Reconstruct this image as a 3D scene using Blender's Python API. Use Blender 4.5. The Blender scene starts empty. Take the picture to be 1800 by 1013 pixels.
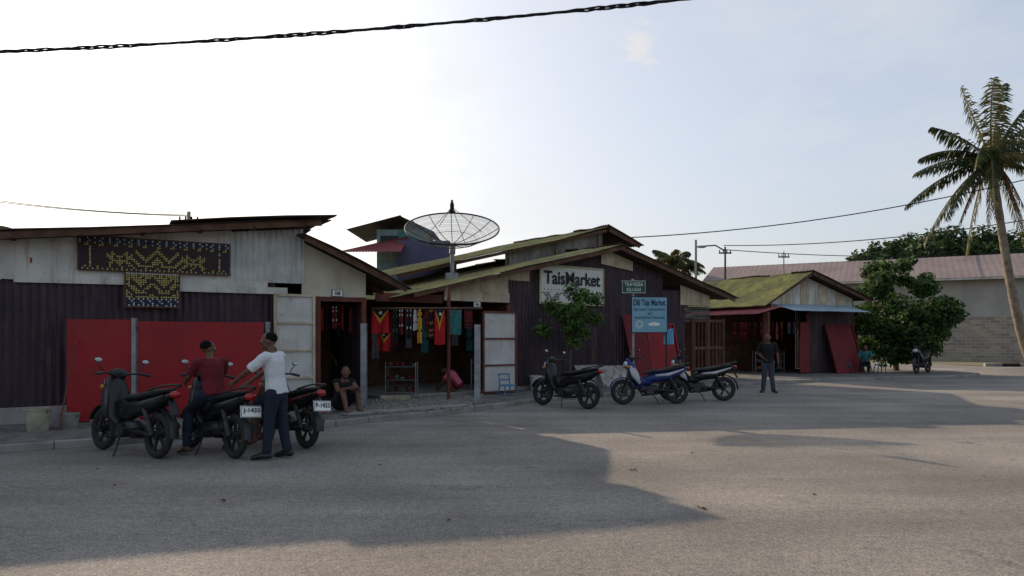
import bpy, bmesh, math, random
from mathutils import Vector as V, Matrix, noise
random.seed(7)
S=bpy.context.scene
COL=S.collection
TS=bpy.data.scenes.new('workbench')
R=random.random
def U(a,b): return a+(b-a)*R()
def evalmesh(ob):
    TS.collection.objects.link(ob);vl=TS.view_layers[0];vl.update();dg=vl.depsgraph
    me=bpy.data.meshes.new_from_object(ob.evaluated_get(dg));bpy.data.objects.remove(ob);return me
# ---------------------------------------------------------------- materials
def M(name,c1,c2=None,rough=.85,metal=0,scale=3,bump=0,bscale=80,streak=None,spots=None,lo=.38,hi=.62,spec=.3,tr=0):
    m=bpy.data.materials.new(name); m.use_nodes=True; nt=m.node_tree; N=nt.nodes; L=nt.links
    b=N['Principled BSDF']; b.inputs['Roughness'].default_value=rough; b.inputs['Metallic'].default_value=metal
    b.inputs['Specular IOR Level'].default_value=spec
    tc=N.new('ShaderNodeTexCoord')
    def ns(sc,det=6,vec=None,rg=.6):
        n=N.new('ShaderNodeTexNoise'); n.inputs['Scale'].default_value=sc; n.inputs['Detail'].default_value=det; n.inputs['Roughness'].default_value=rg
        L.new(vec or tc.outputs['Object'],n.inputs['Vector']); return n
    def ramp(fac,a,bb):
        r=N.new('ShaderNodeMapRange'); r.inputs['From Min'].default_value=a; r.inputs['From Max'].default_value=bb; L.new(fac,r.inputs['Value']); return r.outputs['Result']
    def mix(fac,A,B,blend='MIX'):
        x=N.new('ShaderNodeMix'); x.data_type='RGBA'; x.blend_type=blend
        if isinstance(fac,float): x.inputs[0].default_value=fac
        else: L.new(fac,x.inputs[0])
        for i,q in ((6,A),(7,B)):
            if isinstance(q,tuple): x.inputs[i].default_value=(*q,1)
            else: L.new(q,x.inputs[i])
        return x.outputs[2]
    c2=c2 or tuple(x*.8 for x in c1)
    col=mix(ramp(ns(scale).outputs['Fac'],lo,hi),tuple(c1),tuple(c2))
    if streak:
        mp=N.new('ShaderNodeMapping'); mp.inputs['Scale'].default_value=(1,1,.12); L.new(tc.outputs['Object'],mp.inputs['Vector'])
        f=ramp(ns(streak[2] if len(streak)>2 else 9,5,mp.outputs['Vector'],.7).outputs['Fac'],.5,.5+.25/max(streak[1],.1))
        col=mix(f,col,tuple(streak[0]))
    if spots:
        f=ramp(ns(spots[1],8,None,.7).outputs['Fac'],spots[2],spots[2]+.06)
        col=mix(f,col,tuple(spots[0]))
    L.new(col,b.inputs['Base Color'])
    if bump:
        bp=N.new('ShaderNodeBump'); bp.inputs['Strength'].default_value=bump; bp.inputs['Distance'].default_value=.02
        L.new(ns(bscale,4).outputs['Fac'],bp.inputs['Height']); L.new(bp.outputs['Normal'],b.inputs['Normal'])
    if tr:
        t=N.new('ShaderNodeBsdfTranslucent'); L.new(col,t.inputs['Color']); ms=N.new('ShaderNodeMixShader'); ms.inputs[0].default_value=tr
        L.new(b.outputs[0],ms.inputs[1]); L.new(t.outputs[0],ms.inputs[2]); L.new(ms.outputs[0],N['Material Output'].inputs['Surface'])
    return m
purple=M('purple_iron',(.052,.029,.043),(.030,.019,.029),.55,0,1.6,streak=((.11,.07,.06),1,6),spots=((.17,.11,.09),11,.64))
whitew=M('white_sheet',(.56,.55,.51),(.40,.39,.35),.8,0,1.6,.15,30,streak=((.27,.21,.15),1,5),spots=((.18,.14,.1),18,.66))
whitec=M('white_iron',(.52,.53,.51),(.38,.39,.38),.65,0,2,streak=((.3,.27,.23),1,12))
cream=M('cream_board',(.54,.47,.35),(.38,.32,.23),.85,0,2,.1,40,streak=((.2,.15,.1),.9,7))
redp=M('red_panel',(.29,.010,.015),(.21,.009,.013),.45,0,1.2,streak=((.15,.015,.015),.8,5),spots=((.26,.13,.12),22,.69))
maroon=M('maroon_panel',(.19,.014,.02),(.12,.012,.016),.6,0,2,streak=((.09,.03,.03),.8,7))
roofdark=M('dark_roof',(.09,.075,.055),(.045,.04,.034),.8,0,2,streak=((.14,.09,.05),.7,5))
olive=M('lichen_roof',(.34,.30,.12),(.2,.18,.09),.85,0,1.3,streak=((.12,.09,.05),.9,4),spots=((.09,.07,.045),5,.58))
yellowr=M('yellow_roof',(.36,.32,.10),(.21,.2,.085),.8,0,1.3,streak=((.14,.11,.06),.9,4),spots=((.11,.08,.05),5,.58))
redroof=M('red_roof',(.26,.07,.07),(.18,.05,.05),.7,0,1)
pinkroof=M('pink_roof',(.27,.205,.19),(.21,.16,.15),.8,0,.4,streak=((.17,.13,.12),.6,1.5))
conc=M('concrete',(.3,.28,.255),(.2,.19,.175),.95,0,1.5,.5,50,spots=((.13,.12,.11),3,.6))
concd=M('dirty_concrete',(.2,.19,.17),(.12,.115,.105),.95,0,2.5,.6,40,spots=((.08,.075,.07),4,.58))
gravel=M('gravel_stones',(.38,.35,.31),(.16,.15,.13),1,0,30,1,60,lo=.45,hi=.55)
greyw=M('grey_render',(.40,.375,.34),(.32,.30,.275),.9,0,.5,streak=((.26,.24,.21),.7,1.5))
wood=M('brown_wood',(.12,.06,.035),(.07,.035,.022),.8,0,4,.3,60)
redwood=M('redbrown_wood',(.15,.045,.03),(.09,.03,.022),.75,0,4,.2,60)
steel=M('galvanised_steel',(.32,.33,.34),(.2,.21,.22),.5,.4,5,spots=((.2,.12,.07),8,.62))
dark=M('dark_metal',(.03,.03,.032),(.02,.02,.022),.5,.3,5)
blackpl=M('black_plastic',(.012,.012,.014),(.02,.02,.022),.45,0,6,spec=.4)
rubber=M('tyre_rubber',(.018,.018,.019),(.03,.028,.026),.85,0,15)
seatm=M('vinyl_seat',(.015,.015,.016),(.02,.02,.02),.6,0,8,.1,100)
chrome=M('chrome',(.6,.6,.6),(.5,.5,.5),.2,.95,5)
engm=M('engine_alloy',(.06,.06,.062),(.03,.03,.03),.5,.6,12)
redlens=M('red_lens',(.35,.01,.01),None,.2,0,5,spec=.6)
amber=M('amber_lens',(.45,.15,.02),None,.2,0,5,spec=.6)
glass=M('lamp_glass',(.55,.57,.6),None,.08,0,5,spec=.8)
platew=M('plate_white',(.8,.8,.78),(.7,.7,.68),.5,0,8)
blackpaint=M('black_paint',(.012,.012,.015),None,.6,0,8)
cable=M('cable_black',(.012,.012,.013),None,.8,0,8)
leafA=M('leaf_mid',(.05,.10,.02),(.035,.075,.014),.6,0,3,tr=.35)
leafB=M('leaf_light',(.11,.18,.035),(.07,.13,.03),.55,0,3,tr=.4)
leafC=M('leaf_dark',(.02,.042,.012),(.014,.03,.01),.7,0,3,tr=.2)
leafD=M('leaf_far_backlit',(.03,.055,.016),(.02,.038,.012),.7,0,1,tr=.15)  # backlit darkness of the far trees put into the leaf colour
palmA=M('palm_green',(.06,.078,.022),(.035,.052,.016),.45,0,2,tr=.3)
palmB=M('palm_yellow',(.19,.165,.05),(.12,.115,.035),.5,0,2,tr=.35)
palmD=M('palm_dead',(.13,.075,.035),(.08,.05,.025),.8,0,2,tr=.15)
bark=M('bark',(.13,.10,.075),(.07,.055,.04),.95,0,6,.8,20)
palmbark=M('palm_bark',(.24,.2,.15),(.13,.105,.075),.95,0,4,.8,14)
yel=M('cap_yellow',(.46,.38,.11),(.32,.26,.06),.45,0,30); whi=M('cap_white',(.5,.5,.45),(.38,.38,.34),.45,0,30)
blu=M('cap_blue',(.02,.025,.09),None,.45,0,30); mar=M('cap_maroon',(.06,.02,.018),(.035,.014,.014),.5,0,20); grn=M('cap_green',(.18,.3,.06),None,.45,0,30)
palecap=M('cap_pale',(.66,.67,.62),(.55,.56,.52),.45,0,30)
signgreen=M('sign_green',(.01,.07,.045),None,.45,0,5); signblue=M('sign_blue',(.16,.33,.43),(.2,.37,.46),.5,0,3)
signwhite=M('sign_white',(.75,.77,.75),None,.5,0,5); inkblue=M('ink_navy',(.01,.03,.1),None,.6,0,5)
turq=M('turquoise_paint',(.07,.22,.24),(.25,.36,.35),.8,0,1.5,streak=((.4,.42,.4),.7,4)); violet=M('violet_paint',(.09,.09,.16),(.07,.065,.12),.8,0,1)
clothm={}
def cm(name,c,c2=None):
    if name not in clothm: clothm[name]=M('cloth_'+name,c,c2 or tuple(x*.8 for x in c),.9,0,5,.2,90,tr=.0)
    return clothm[name]
red_c=cm('red',(.38,.012,.016)); yel_c=cm('yellow',(.5,.3,.03)); blk_c=cm('black',(.012,.012,.014)); wht_c=cm('white',(.5,.51,.52),(.44,.45,.47)); tee_c=cm('tee_white',(.6,.62,.64),(.53,.55,.58))
pink_c=cm('pink',(.45,.1,.16)); blu_c=cm('blue',(.04,.13,.32)); teal_c=cm('teal',(.03,.15,.15)); org_c=cm('orange',(.36,.12,.03)); grn_c=cm('green',(.04,.15,.06)); dkred_c=cm('maroon',(.13,.012,.02)); denim=cm('denim',(.017,.024,.042),(.011,.016,.03)); greyd=cm('grey',(.13,.14,.15)); ltblue=cm('lightblue',(.14,.38,.6))
skin=M('skin_brown',(.13,.062,.038),(.11,.052,.032),.55,0,10); hairm=M('hair_black',(.007,.006,.006),None,.85,0,40,.4,150,spec=.1)
eyew=M('eye_white',(.6,.58,.55),None,.3,0,5); lipm=M('lip',(.12,.045,.035),None,.5,0,5)
# ---------------------------------------------------------------- builder
def perp(t,side=None):
    if side is None: side=V((0,0,1)) if abs(t.z)<.9 else V((1,0,0))
    a=side-t*side.dot(t)
    if a.length<1e-4: a=V((1,0,0))-t*t.x
    a.normalize(); return a,t.cross(a)
class MB:
    def __init__(s): s.v=[];s.f=[];s.m=[]
    def add(s,vs,fs,m=0):
        k=len(s.v); s.v+= [V(x) for x in vs]; s.f+=[tuple(i+k for i in f) for f in fs]; s.m+= [m]*len(fs)
    def obox(s,c,ax,ay,az,m=0):
        c=V(c);ax=V(ax);ay=V(ay);az=V(az)
        vs=[c+ax*i+ay*j+az*k for k in(-1,1) for j in(-1,1) for i in(-1,1)]
        s.add(vs,[(0,2,3,1),(4,5,7,6),(0,1,5,4),(2,6,7,3),(0,4,6,2),(1,3,7,5)],m)
    def box(s,x0,x1,y0,y1,z0,z1,m=0): s.obox(((x0+x1)/2,(y0+y1)/2,(z0+z1)/2),((x1-x0)/2,0,0),(0,(y1-y0)/2,0),(0,0,(z1-z0)/2),m)
    def fbox(s,F,u0,u1,o0,o1,z0,z1,m=0):
        c=F((u0+u1)/2,(o0+o1)/2,(z0+z1)/2); s.obox(c,F.d*((u1-u0)/2),F.n*((o1-o0)/2),(0,0,(z1-z0)/2),m)
    def quad(s,a,b,c,d,m=0): s.add([a,b,c,d],[(0,1,2,3)],m)
    def slab(s,vs,n,m=0):
        k=len(vs);vs=[V(v) for v in vs];s.add(vs+[v-n for v in vs],[tuple(range(k)),tuple(range(2*k-1,k-1,-1))]+[(i,i+k,(i+1)%k+k,(i+1)%k) for i in range(k)],m)
    def beam(s,p,q,w,h,m=0,side=None):
        p=V(p);q=V(q);t=(q-p).normalized();a,b=perp(t,side); s.obox((p+q)/2,a*(w/2),b*(h/2),(q-p)/2,m)
    def tube(s,pts,rs,n=8,m=0,side=None,cap=True,rnd=False):
        pts=[V(p) for p in pts]
        if not isinstance(rs,(list,tuple)): rs=[rs]*len(pts)
        rs=[r if isinstance(r,(list,tuple)) else (r,r) for r in rs]
        if rnd:
            t0=(pts[0]-pts[1]).normalized();t1=(pts[-1]-pts[-2]).normalized()
            r0=min(rs[0]);r1=min(rs[-1])
            pts=[pts[0]+t0*r0*.9,pts[0]+t0*r0*.55]+pts+[pts[-1]+t1*r1*.55,pts[-1]+t1*r1*.9]
            rs=[tuple(x*.4 for x in rs[0]),tuple(x*.83 for x in rs[0])]+list(rs)+[tuple(x*.83 for x in rs[-1]),tuple(x*.4 for x in rs[-1])]
        k=len(s.v);pa=None
        for i,p in enumerate(pts):
            t=(pts[min(i+1,len(pts)-1)]-pts[max(i-1,0)]).normalized()
            a,b=perp(t,side if side is not None else pa); 
            if side is None: pa=a
            for j in range(n):
                th=2*math.pi*j/n; s.v.append(p+a*(rs[i][0]*math.cos(th))+b*(rs[i][1]*math.sin(th)))
        for i in range(len(pts)-1):
            for j in range(n):
                s.f.append((k+i*n+j,k+i*n+(j+1)%n,k+(i+1)*n+(j+1)%n,k+(i+1)*n+j)); s.m.append(m)
        if cap:
            s.f.append(tuple(k+j for j in range(n))[::-1]); s.f.append(tuple(k+(len(pts)-1)*n+j for j in range(n))); s.m+=[m,m]
    def ell(s,c,r,m=0,nu=12,nv=8,Rm=None):
        c=V(c);k=len(s.v)
        for i in range(1,nv):
            ph=math.pi*i/nv
            for j in range(nu):
                th=2*math.pi*j/nu; q=V((r[0]*math.sin(ph)*math.cos(th),r[1]*math.sin(ph)*math.sin(th),r[2]*math.cos(ph)))
                s.v.append(c+(Rm@q if Rm else q))
        tp=V((0,0,r[2]));
        s.v.append(c+(Rm@tp if Rm else tp)); s.v.append(c-(Rm@tp if Rm else tp)); T=len(s.v)-2;B=T+1
        for i in range(nv-2):
            for j in range(nu): s.f.append((k+i*nu+j,k+(i+1)*nu+j,k+(i+1)*nu+(j+1)%nu,k+i*nu+(j+1)%nu));s.m.append(m)
        for j in range(nu):
            s.f.append((T,k+j,k+(j+1)%nu));s.m.append(m); s.f.append((B,k+(nv-2)*nu+(j+1)%nu,k+(nv-2)*nu+j));s.m.append(m)
    def torus(s,c,R0,r,m=0,n=28,k2=8,ry=None,axis=V((0,1,0))):
        c=V(c);a,b=perp(axis);k=len(s.v); ry=ry or r
        for i in range(n):
            th=2*math.pi*i/n; d=a*math.cos(th)+b*math.sin(th)
            for j in range(k2):
                p=2*math.pi*j/k2; s.v.append(c+d*(R0+r*math.cos(p))+axis*(ry*math.sin(p)))
        for i in range(n):
            for j in range(k2): s.f.append((k+i*k2+j,k+((i+1)%n)*k2+j,k+((i+1)%n)*k2+(j+1)%k2,k+i*k2+(j+1)%k2));s.m.append(m)
    def corr(s,b,t,n,amp,N,m=0,rows=1,jit=0,wav=0):
        n=max(int(n),1);K=n*5;k=len(s.v);j0=j1=0
        for i in range(K+1):
            u=i/K
            if i%40==0: j0=U(-jit,jit);j1=U(-jit,jit)
            B=b(u);T=t(u);dd=(T-B).normalized();B=B+dd*j0;T=T+dd*j1;off=N*(amp*math.sin(u*n*2*math.pi))
            for r in range(rows+1):
                p=B.lerp(T,r/rows)
                if wav: p=p+N*(wav*noise.noise(p*1.3))
                s.v.append(p+off)
        for i in range(K):
            for r in range(rows):
                a=k+i*(rows+1)+r; s.f.append((a,a+rows+1,a+rows+2,a+1));s.m.append(m)
    def obj(s,name,mats,parent=None,world=True,smooth=False,label=None,recalc=True,loc=None,bev=0,auto=True,kind=None,cat=None,group=None,split=False):
        if split:
            par=list(range(len(s.v)))
            def fd(i):
                while par[i]!=i: par[i]=par[par[i]];i=par[i]
                return i
            for f in s.f:
                for q in f[1:]: par[fd(q)]=fd(f[0])
            gr={}
            for f,m in zip(s.f,s.m): gr.setdefault(fd(f[0]),[]).append((f,m))
            for g in gr.values():
                n=MB();mp={}
                for f,m in g:
                    for q in f:
                        if q not in mp: mp[q]=len(n.v);n.v.append(s.v[q])
                    n.f.append(tuple(mp[q] for q in f));n.m.append(m)
                o=n.obj(name,mats,parent,world,smooth,label,recalc,loc,bev)
            return o
        o0=V((0,0,0))
        if parent is not None and world: o0=OFF.get(parent.name,V((0,0,0)))
        if loc is not None: o0=V(loc)
        me=bpy.data.meshes.new(name); me.from_pydata([tuple(x-o0) for x in s.v],[],s.f)
        if not isinstance(mats,(list,tuple)): mats=[mats]
        for q in mats: me.materials.append(q)
        me.polygons.foreach_set('material_index',s.m)
        if recalc:
            bm=bmesh.new();bm.from_mesh(me);bmesh.ops.recalc_face_normals(bm,faces=bm.faces);bm.to_mesh(me);bm.free()
        if smooth:
            me.polygons.foreach_set('use_smooth',[True]*len(me.polygons))
            if smooth!='full': me.set_sharp_from_angle(angle=math.radians(42))
        ob=bpy.data.objects.new(name,me); COL.objects.link(ob)
        if parent is not None: ob.parent=parent
        elif loc is not None: ob.location=loc
        if bev:
            bm=ob.modifiers.new('b','BEVEL');bm.width=bev;bm.segments=2;bm.limit_method='ANGLE'
        if label: ob['label']=label
        if kind: ob['kind']=kind
        if cat: ob['category']=cat
        if group: ob['group']=group
        OFF[ob.name]=o0
        return ob
OFF={}
def thing(name,label,cat,loc,rot=0,group=None,roll=0,sc=1,pitch=0):
    e=bpy.data.objects.new(name,None); e.empty_display_size=.2; COL.objects.link(e); e.location=loc; e.rotation_euler=(roll,pitch,rot); e.scale=(sc,)*3
    e['label']=label;e['category']=cat
    if group:e['group']=group
    OFF[e.name]=V(loc) ; return e
class Fr:
    def __init__(s,p,q):
        s.p=V((p[0],p[1],0));s.d=(V((q[0],q[1],0))-s.p).normalized();s.n=V((s.d.y,-s.d.x,0))
    def __call__(s,u,o,z): return s.p+s.d*u+s.n*o+V((0,0,z))
def text(body,c,ax,w,h,mat,parent,up=V((0,0,1)),name='lettering',bold=0,local=False,depth=.003):
    cu=bpy.data.curves.new('t','FONT');cu.body=body;cu.extrude=0;cu.offset=bold;cu.align_x='CENTER'
    me=evalmesh(bpy.data.objects.new('t',cu))
    xs=[v.co.x for v in me.vertices];ys=[v.co.y for v in me.vertices]
    sx=w/(max(xs)-min(xs));sy=h/(max(ys)-min(ys)) if h else sx;cx=(max(xs)+min(xs))/2;cy=(max(ys)+min(ys))/2
    ax=V(ax).normalized();nn=ax.cross(up);c=V(c)-(V((0,0,0)) if local else OFF.get(parent.name,V((0,0,0))))
    for v in me.vertices: v.co=c+ax*((v.co.x-cx)*sx)+up*((v.co.y-cy)*sy)+nn*depth
    me.materials.clear();me.materials.append(mat)
    o=bpy.data.objects.new(name,me);COL.objects.link(o);o.parent=parent;return o
# ---------------------------------------------------------------- camera, world, light
cam=bpy.data.cameras.new('camera');co=bpy.data.objects.new('camera',cam);COL.objects.link(co)
co.location=(0,0,1.69);co.rotation_euler=(math.radians(90),0,0);cam.lens=24;cam.sensor_width=36;cam.shift_y=.0456;cam.clip_end=2000;S.camera=co
w=bpy.data.worlds.new('World');S.world=w;w.use_nodes=True;nt=w.node_tree;N=nt.nodes;L=nt.links
sky=N.new('ShaderNodeTexSky');sky.sky_type='NISHITA';sky.sun_disc=False
SUNEL=math.radians(23.0);SD=V((-.57,.82,0)).normalized();az=math.atan2(SD.x,SD.y)
sky.sun_elevation=SUNEL;sky.sun_rotation=az;sky.dust_density=3.5;sky.air_density=1.1;sky.ozone_density=2
bg=N['Background'];bg.inputs['Strength'].default_value=.113
gm=N.new('ShaderNodeGamma');gm.inputs['Gamma'].default_value=.42;L.new(sky.outputs[0],gm.inputs['Color'])
sc_=N.new('ShaderNodeVectorMath');sc_.operation='MULTIPLY';sc_.inputs[1].default_value=(3.4,3.5,3.75);L.new(gm.outputs[0],sc_.inputs[0])
tc=N.new('ShaderNodeTexCoord')
mp=N.new('ShaderNodeMapping');mp.inputs['Scale'].default_value=(1,1,2.6);L.new(tc.outputs['Generated'],mp.inputs['Vector'])
n1=N.new('ShaderNodeTexNoise');n1.inputs['Scale'].default_value=3.2;n1.inputs['Detail'].default_value=9;n1.inputs['Roughness'].default_value=.62;L.new(mp.outputs[0],n1.inputs['Vector'])
r1=N.new('ShaderNodeMapRange');r1.inputs['From Min'].default_value=.46;r1.inputs['From Max'].default_value=.8;r1.inputs['To Max'].default_value=.5;L.new(n1.outputs['Fac'],r1.inputs['Value'])
pd=V((225,1200,508)).normalized()
sub=N.new('ShaderNodeVectorMath');sub.operation='DISTANCE';sub.inputs[1].default_value=pd;L.new(tc.outputs['Generated'],sub.inputs[0])
n2=N.new('ShaderNodeTexNoise');n2.inputs['Scale'].default_value=34;n2.inputs['Detail'].default_value=7;n2.inputs['Roughness'].default_value=.65;L.new(mp.outputs[0],n2.inputs['Vector'])
r2=N.new('ShaderNodeMapRange');r2.inputs['From Min'].default_value=.05;r2.inputs['From Max'].default_value=0;r2.inputs['To Max'].default_value=.6;L.new(sub.outputs['Value'],r2.inputs['Value'])
mu=N.new('ShaderNodeMath');mu.operation='ADD';L.new(r2.outputs[0],mu.inputs[0]);L.new(n2.outputs['Fac'],mu.inputs[1])
r3=N.new('ShaderNodeMapRange');r3.inputs['From Min'].default_value=.74;r3.inputs['From Max'].default_value=1.05;r3.inputs['To Max'].default_value=.75;L.new(mu.outputs[0],r3.inputs['Value'])
mx=N.new('ShaderNodeMath');mx.operation='MAXIMUM';L.new(r1.outputs[0],mx.inputs[0]);L.new(r3.outputs[0],mx.inputs[1])
mm=N.new('ShaderNodeMix');mm.data_type='RGBA';L.new(mx.outputs[0],mm.inputs[0]);L.new(sc_.outputs[0],mm.inputs[6]);mm.inputs[7].default_value=(7.4,7.2,7.1,1)
L.new(mm.outputs[2],bg.inputs['Color'])
sl=bpy.data.lights.new('sun','SUN');sl.energy=5;sl.angle=math.radians(.6);sl.color=(1,.80,.58)
so=bpy.data.objects.new('sun',sl);COL.objects.link(so)
dirv=V((-SD.x*math.cos(SUNEL),-SD.y*math.cos(SUNEL),-math.sin(SUNEL)));so.rotation_euler=dirv.to_track_quat('-Z','Y').to_euler();so.location=(-20,30,20)
S.view_settings.view_transform='Standard';S.view_settings.look='None';S.view_settings.exposure=0
# ---------------------------------------------------------------- ground
def sheet(name,pts,z,mat,label=None):
    b=MB();b.add([(x,y,z) for x,y in pts],[tuple(range(len(pts)))]);o=b.obj(name,mat,kind='structure');return o
dirt=M('dirt',(.2,.16,.11),(.12,.12,.06),1,0,.3,.3,10)
sheet('ground',[(-900,-900),(900,-900),(900,900),(-900,900)],0,dirt)
asph=M('asphalt',(.258,.232,.205),(.20,.18,.158),.95,0,.35,.55,130,spots=((.16,.146,.13),.9,.6))
nt=asph.node_tree
def asphalt_extra():
    N=nt.nodes;L=nt.links;b=N['Principled BSDF'];src=b.inputs['Base Color'].links[0].from_socket
    tc=N['Texture Coordinate']
    def noi(s,d,a,bb,lo,hi,vec=None):
        n=N.new('ShaderNodeTexNoise');n.inputs['Scale'].default_value=s;n.inputs['Detail'].default_value=d;L.new(vec or tc.outputs['Object'],n.inputs['Vector'])
        r=N.new('ShaderNodeMapRange');r.inputs['From Min'].default_value=a;r.inputs['From Max'].default_value=bb;r.inputs['To Min'].default_value=lo;r.inputs['To Max'].default_value=hi;L.new(n.outputs['Fac'],r.inputs['Value']);return r.outputs[0]
    vo=N.new('ShaderNodeTexVoronoi');vo.feature='DISTANCE_TO_EDGE';vo.inputs['Scale'].default_value=.22
    ad=N.new('ShaderNodeVectorMath');ad.operation='ADD';n3=N.new('ShaderNodeTexNoise');n3.inputs['Scale'].default_value=1.2;n3.inputs['Detail'].default_value=6;L.new(tc.outputs['Object'],n3.inputs['Vector']);L.new(n3.outputs['Color'],ad.inputs[0]);L.new(tc.outputs['Object'],ad.inputs[1]);L.new(ad.outputs[0],vo.inputs['Vector'])
    rc=N.new('ShaderNodeMapRange');rc.inputs['From Max'].default_value=.004;rc.inputs['To Min'].default_value=.84;rc.inputs['To Max'].default_value=1;L.new(vo.outputs['Distance'],rc.inputs['Value'])
    v2=N.new('ShaderNodeTexVoronoi');v2.inputs['Scale'].default_value=2.3;L.new(tc.outputs['Object'],v2.inputs['Vector'])
    rf=N.new('ShaderNodeMapRange');rf.inputs['From Min'].default_value=.04;rf.inputs['From Max'].default_value=.065;rf.inputs['To Min'].default_value=.65;L.new(v2.outputs['Distance'],rf.inputs['Value'])
    mpp=N.new('ShaderNodeMapping');mpp.inputs['Rotation'].default_value=(0,0,math.radians(-42));mpp.inputs['Scale'].default_value=(.12,1,1);L.new(tc.outputs['Object'],mpp.inputs['Vector'])
    cur=None
    for o in (noi(55,3,.3,.7,.55,1.42),noi(14,6,.3,.7,.84,1.15),noi(1.1,7,.35,.65,.82,1.14,mpp.outputs[0]),noi(.45,5,.4,.6,.86,1.1),rc.outputs[0],rf.outputs[0]):
        if cur is None: cur=o;continue
        m1=N.new('ShaderNodeMath');m1.operation='MULTIPLY';L.new(cur,m1.inputs[0]);L.new(o,m1.inputs[1]);cur=m1.outputs[0]
    vm=N.new('ShaderNodeVectorMath');vm.operation='SCALE';L.new(src,vm.inputs[0]);L.new(cur,vm.inputs['Scale']);L.new(vm.outputs[0],b.inputs['Base Color'])
asphalt_extra()
sheet('road',[(-60,-25),(70,-25),(70,30),(36,37),(22,46),(16,70),(-60,70)],.004,asph)
kerb=[(-22,-1.5),(-12,5.6),(-7.35,9.75),(-6.2,10.45),(-4.6,11.5),(-3.3,12.6),(-2.3,13.6),(-.9,15),(.2,16.6),(2.0,18.2),(4.4,20.2),(8,22.9),(12,25.0),(16,26.2),(18.0,27.0),(19.2,28.2),(19.2,29.6),(17.8,31.4),(15,36),(10,50)]
b=MB();H=.1
b.add([(x,y,H) for x,y in kerb]+[(-22,50,H)],[tuple(range(len(kerb)+1))])
b.obj('pavement',concd,kind='structure')
b=MB()
for i in range(len(kerb)-1):
    p=V((*kerb[i],0));q=V((*kerb[i+1],0));n=int((q-p).length/.8)+1
    for j in range(n):
        a=p.lerp(q,j/n);c=p.lerp(q,(j+1)/n);t=(c-a).normalized();nn=V((t.y,-t.x,0));a=a+t*.008
        zz=H+.012+U(-.012,.008);
        b.obox((a+c)/2+nn*(.03+U(-.01,.01))+V((0,0,zz/2)),(c-a)/2,nn*.07,(0,0,zz/2))
b.obj('kerb',conc,kind='structure',bev=.012)
b=MB();pts=[(-3.0,13.4),(-1.0,15.5),(-.6,16.6),(-1.6,18.6),(-3.2,19.5),(-3.6,16)]
b.add([(x,y,.106) for x,y in pts],[tuple(range(6))])
for i in range(1300):
    x=U(-3.3,-.7);y=U(13.6,18)
    if x*.75+2.3*.75>(y-13.6) : continue
    r=U(.012,.03);b.ell((x,y,.108+r*.4),(r,r*U(.7,1),r*.7),0,5,3)
b.obj('gravel',gravel,kind='stuff',label='loose grey gravel filling the passage between the shops',recalc=False)
for (x,y) in [(-2.75,13.9),(-1.6,14.75)]:
    b=MB();b.obox((x,y,.125),(.55,.48,0),(-.1,.12,0),(0,0,.02))
    b.obj('concrete_slab',conc,label='worn concrete drain cover across the passage entrance',cat='slab',loc=(x,y,.1),bev=.01)
b=MB()
for i in range(14):
    x=25.5+i*.8;y=36.2-.18*i; b.obox((x,y,.09),(.39,-.09,0),(.03,.12,0),(0,0,.09),i%2)
b.obj('kerb',[conc,blackpaint],kind='structure')
sheet('ground',[(25.2,36.5),(40,32.5),(60,34),(40,44),(24,50),(22,44)],.02,dirt)
# ---------------------------------------------------------------- building A
A=Fr((-9.0,12.0),(-3.3,15.363))
bA=thing('market_building','long low iron-clad shop with purple lower wall and white upper wall','building',A(0,0,0))
def zA(u): return 3.40+.122*max(u,0) if u<5.25 else 3.70-.43*(u-5.25)
b=MB();b.corr(lambda t:A(-12+16.6*t,0,.38),lambda t:A(-12+16.6*t,0,2.68),128,.022,A.n,0,1,.0)
b.obj('wall',[purple,dark],bA,smooth=True,label='purple corrugated iron lower wall')
b=MB();b.fbox(A,-12,4.6,-.15,.05,.1,.40);b.obj('plinth',conc,bA,bev=.01)
b=MB()
us=[-12,-9.6,-7.2,-4.8,-2.4,0.0,1.15,2.6,3.78]
for i in range(len(us)-1):
    u0,u1=us[i],us[i+1];o=.012*(i%2)+.03;z0=2.66+U(-.04,.04)
    b.slab([A(u0,o,z0),A(u1+.02,o,z0+U(-.03,.03)),A(u1+.02,o,zA(u1)-.05),A(u0,o,zA(u0)-.05)],A.n*.012,0)
b.slab([A(.2,.06,2.62),A(4.5,.06,2.66),A(4.5,.06,2.80),A(2.2,.06,2.77),A(.2,.06,2.81)],A.n*.01,0)
b.fbox(A,2.35,4.9,.065,.075,2.54,2.68,0)
b.corr(lambda t:A(3.76+1.5*t,.04,2.78),lambda t:A(3.76+1.5*t,.04,zA(3.76+1.49*t)-.08),13,.018,A.n,1)
b.slab([A(5.2,.02,2.52),A(6.62,.02,2.52),A(6.62,.02,zA(6.62)-.06),A(5.25,.02,3.66)],A.n*.02,2)
uw=b.obj('upper_wall',[whitew,whitec,M('offwhite_board',(.52,.48,.39),(.42,.38,.29),.85,0,1.5,.1,20,streak=((.3,.24,.17),.7,5))],bA,smooth=True,label='patched white sheet upper wall')
text('1',A(.45,.055,3.02),A.d,.03,.09,redp,bA,name='painted_mark')
b=MB()
UP=V((0,0,1))
b.corr(lambda t:A(-12+12*t,.55,3.47),lambda t:A(-12+12*t,-8,3.47),100,.015,UP,0,2,.05)
b.corr(lambda t:A(-.1,.57-8.5*t,3.44),lambda t:A(5.4,.57-8.5*t,4.10),80,.015,UP,0,4,.1,.05)
b.corr(lambda t:A(2.7,.65-8.6*t,3.84),lambda t:A(5.85,.65-8.6*t,4.24),80,.015,UP,0,3,.08,.05)
b.corr(lambda t:A(5.1,.65-8.2*t,3.80),lambda t:A(7.45,.65-8.2*t,2.76),80,.015,UP,0,4,.08,.05)
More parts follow.
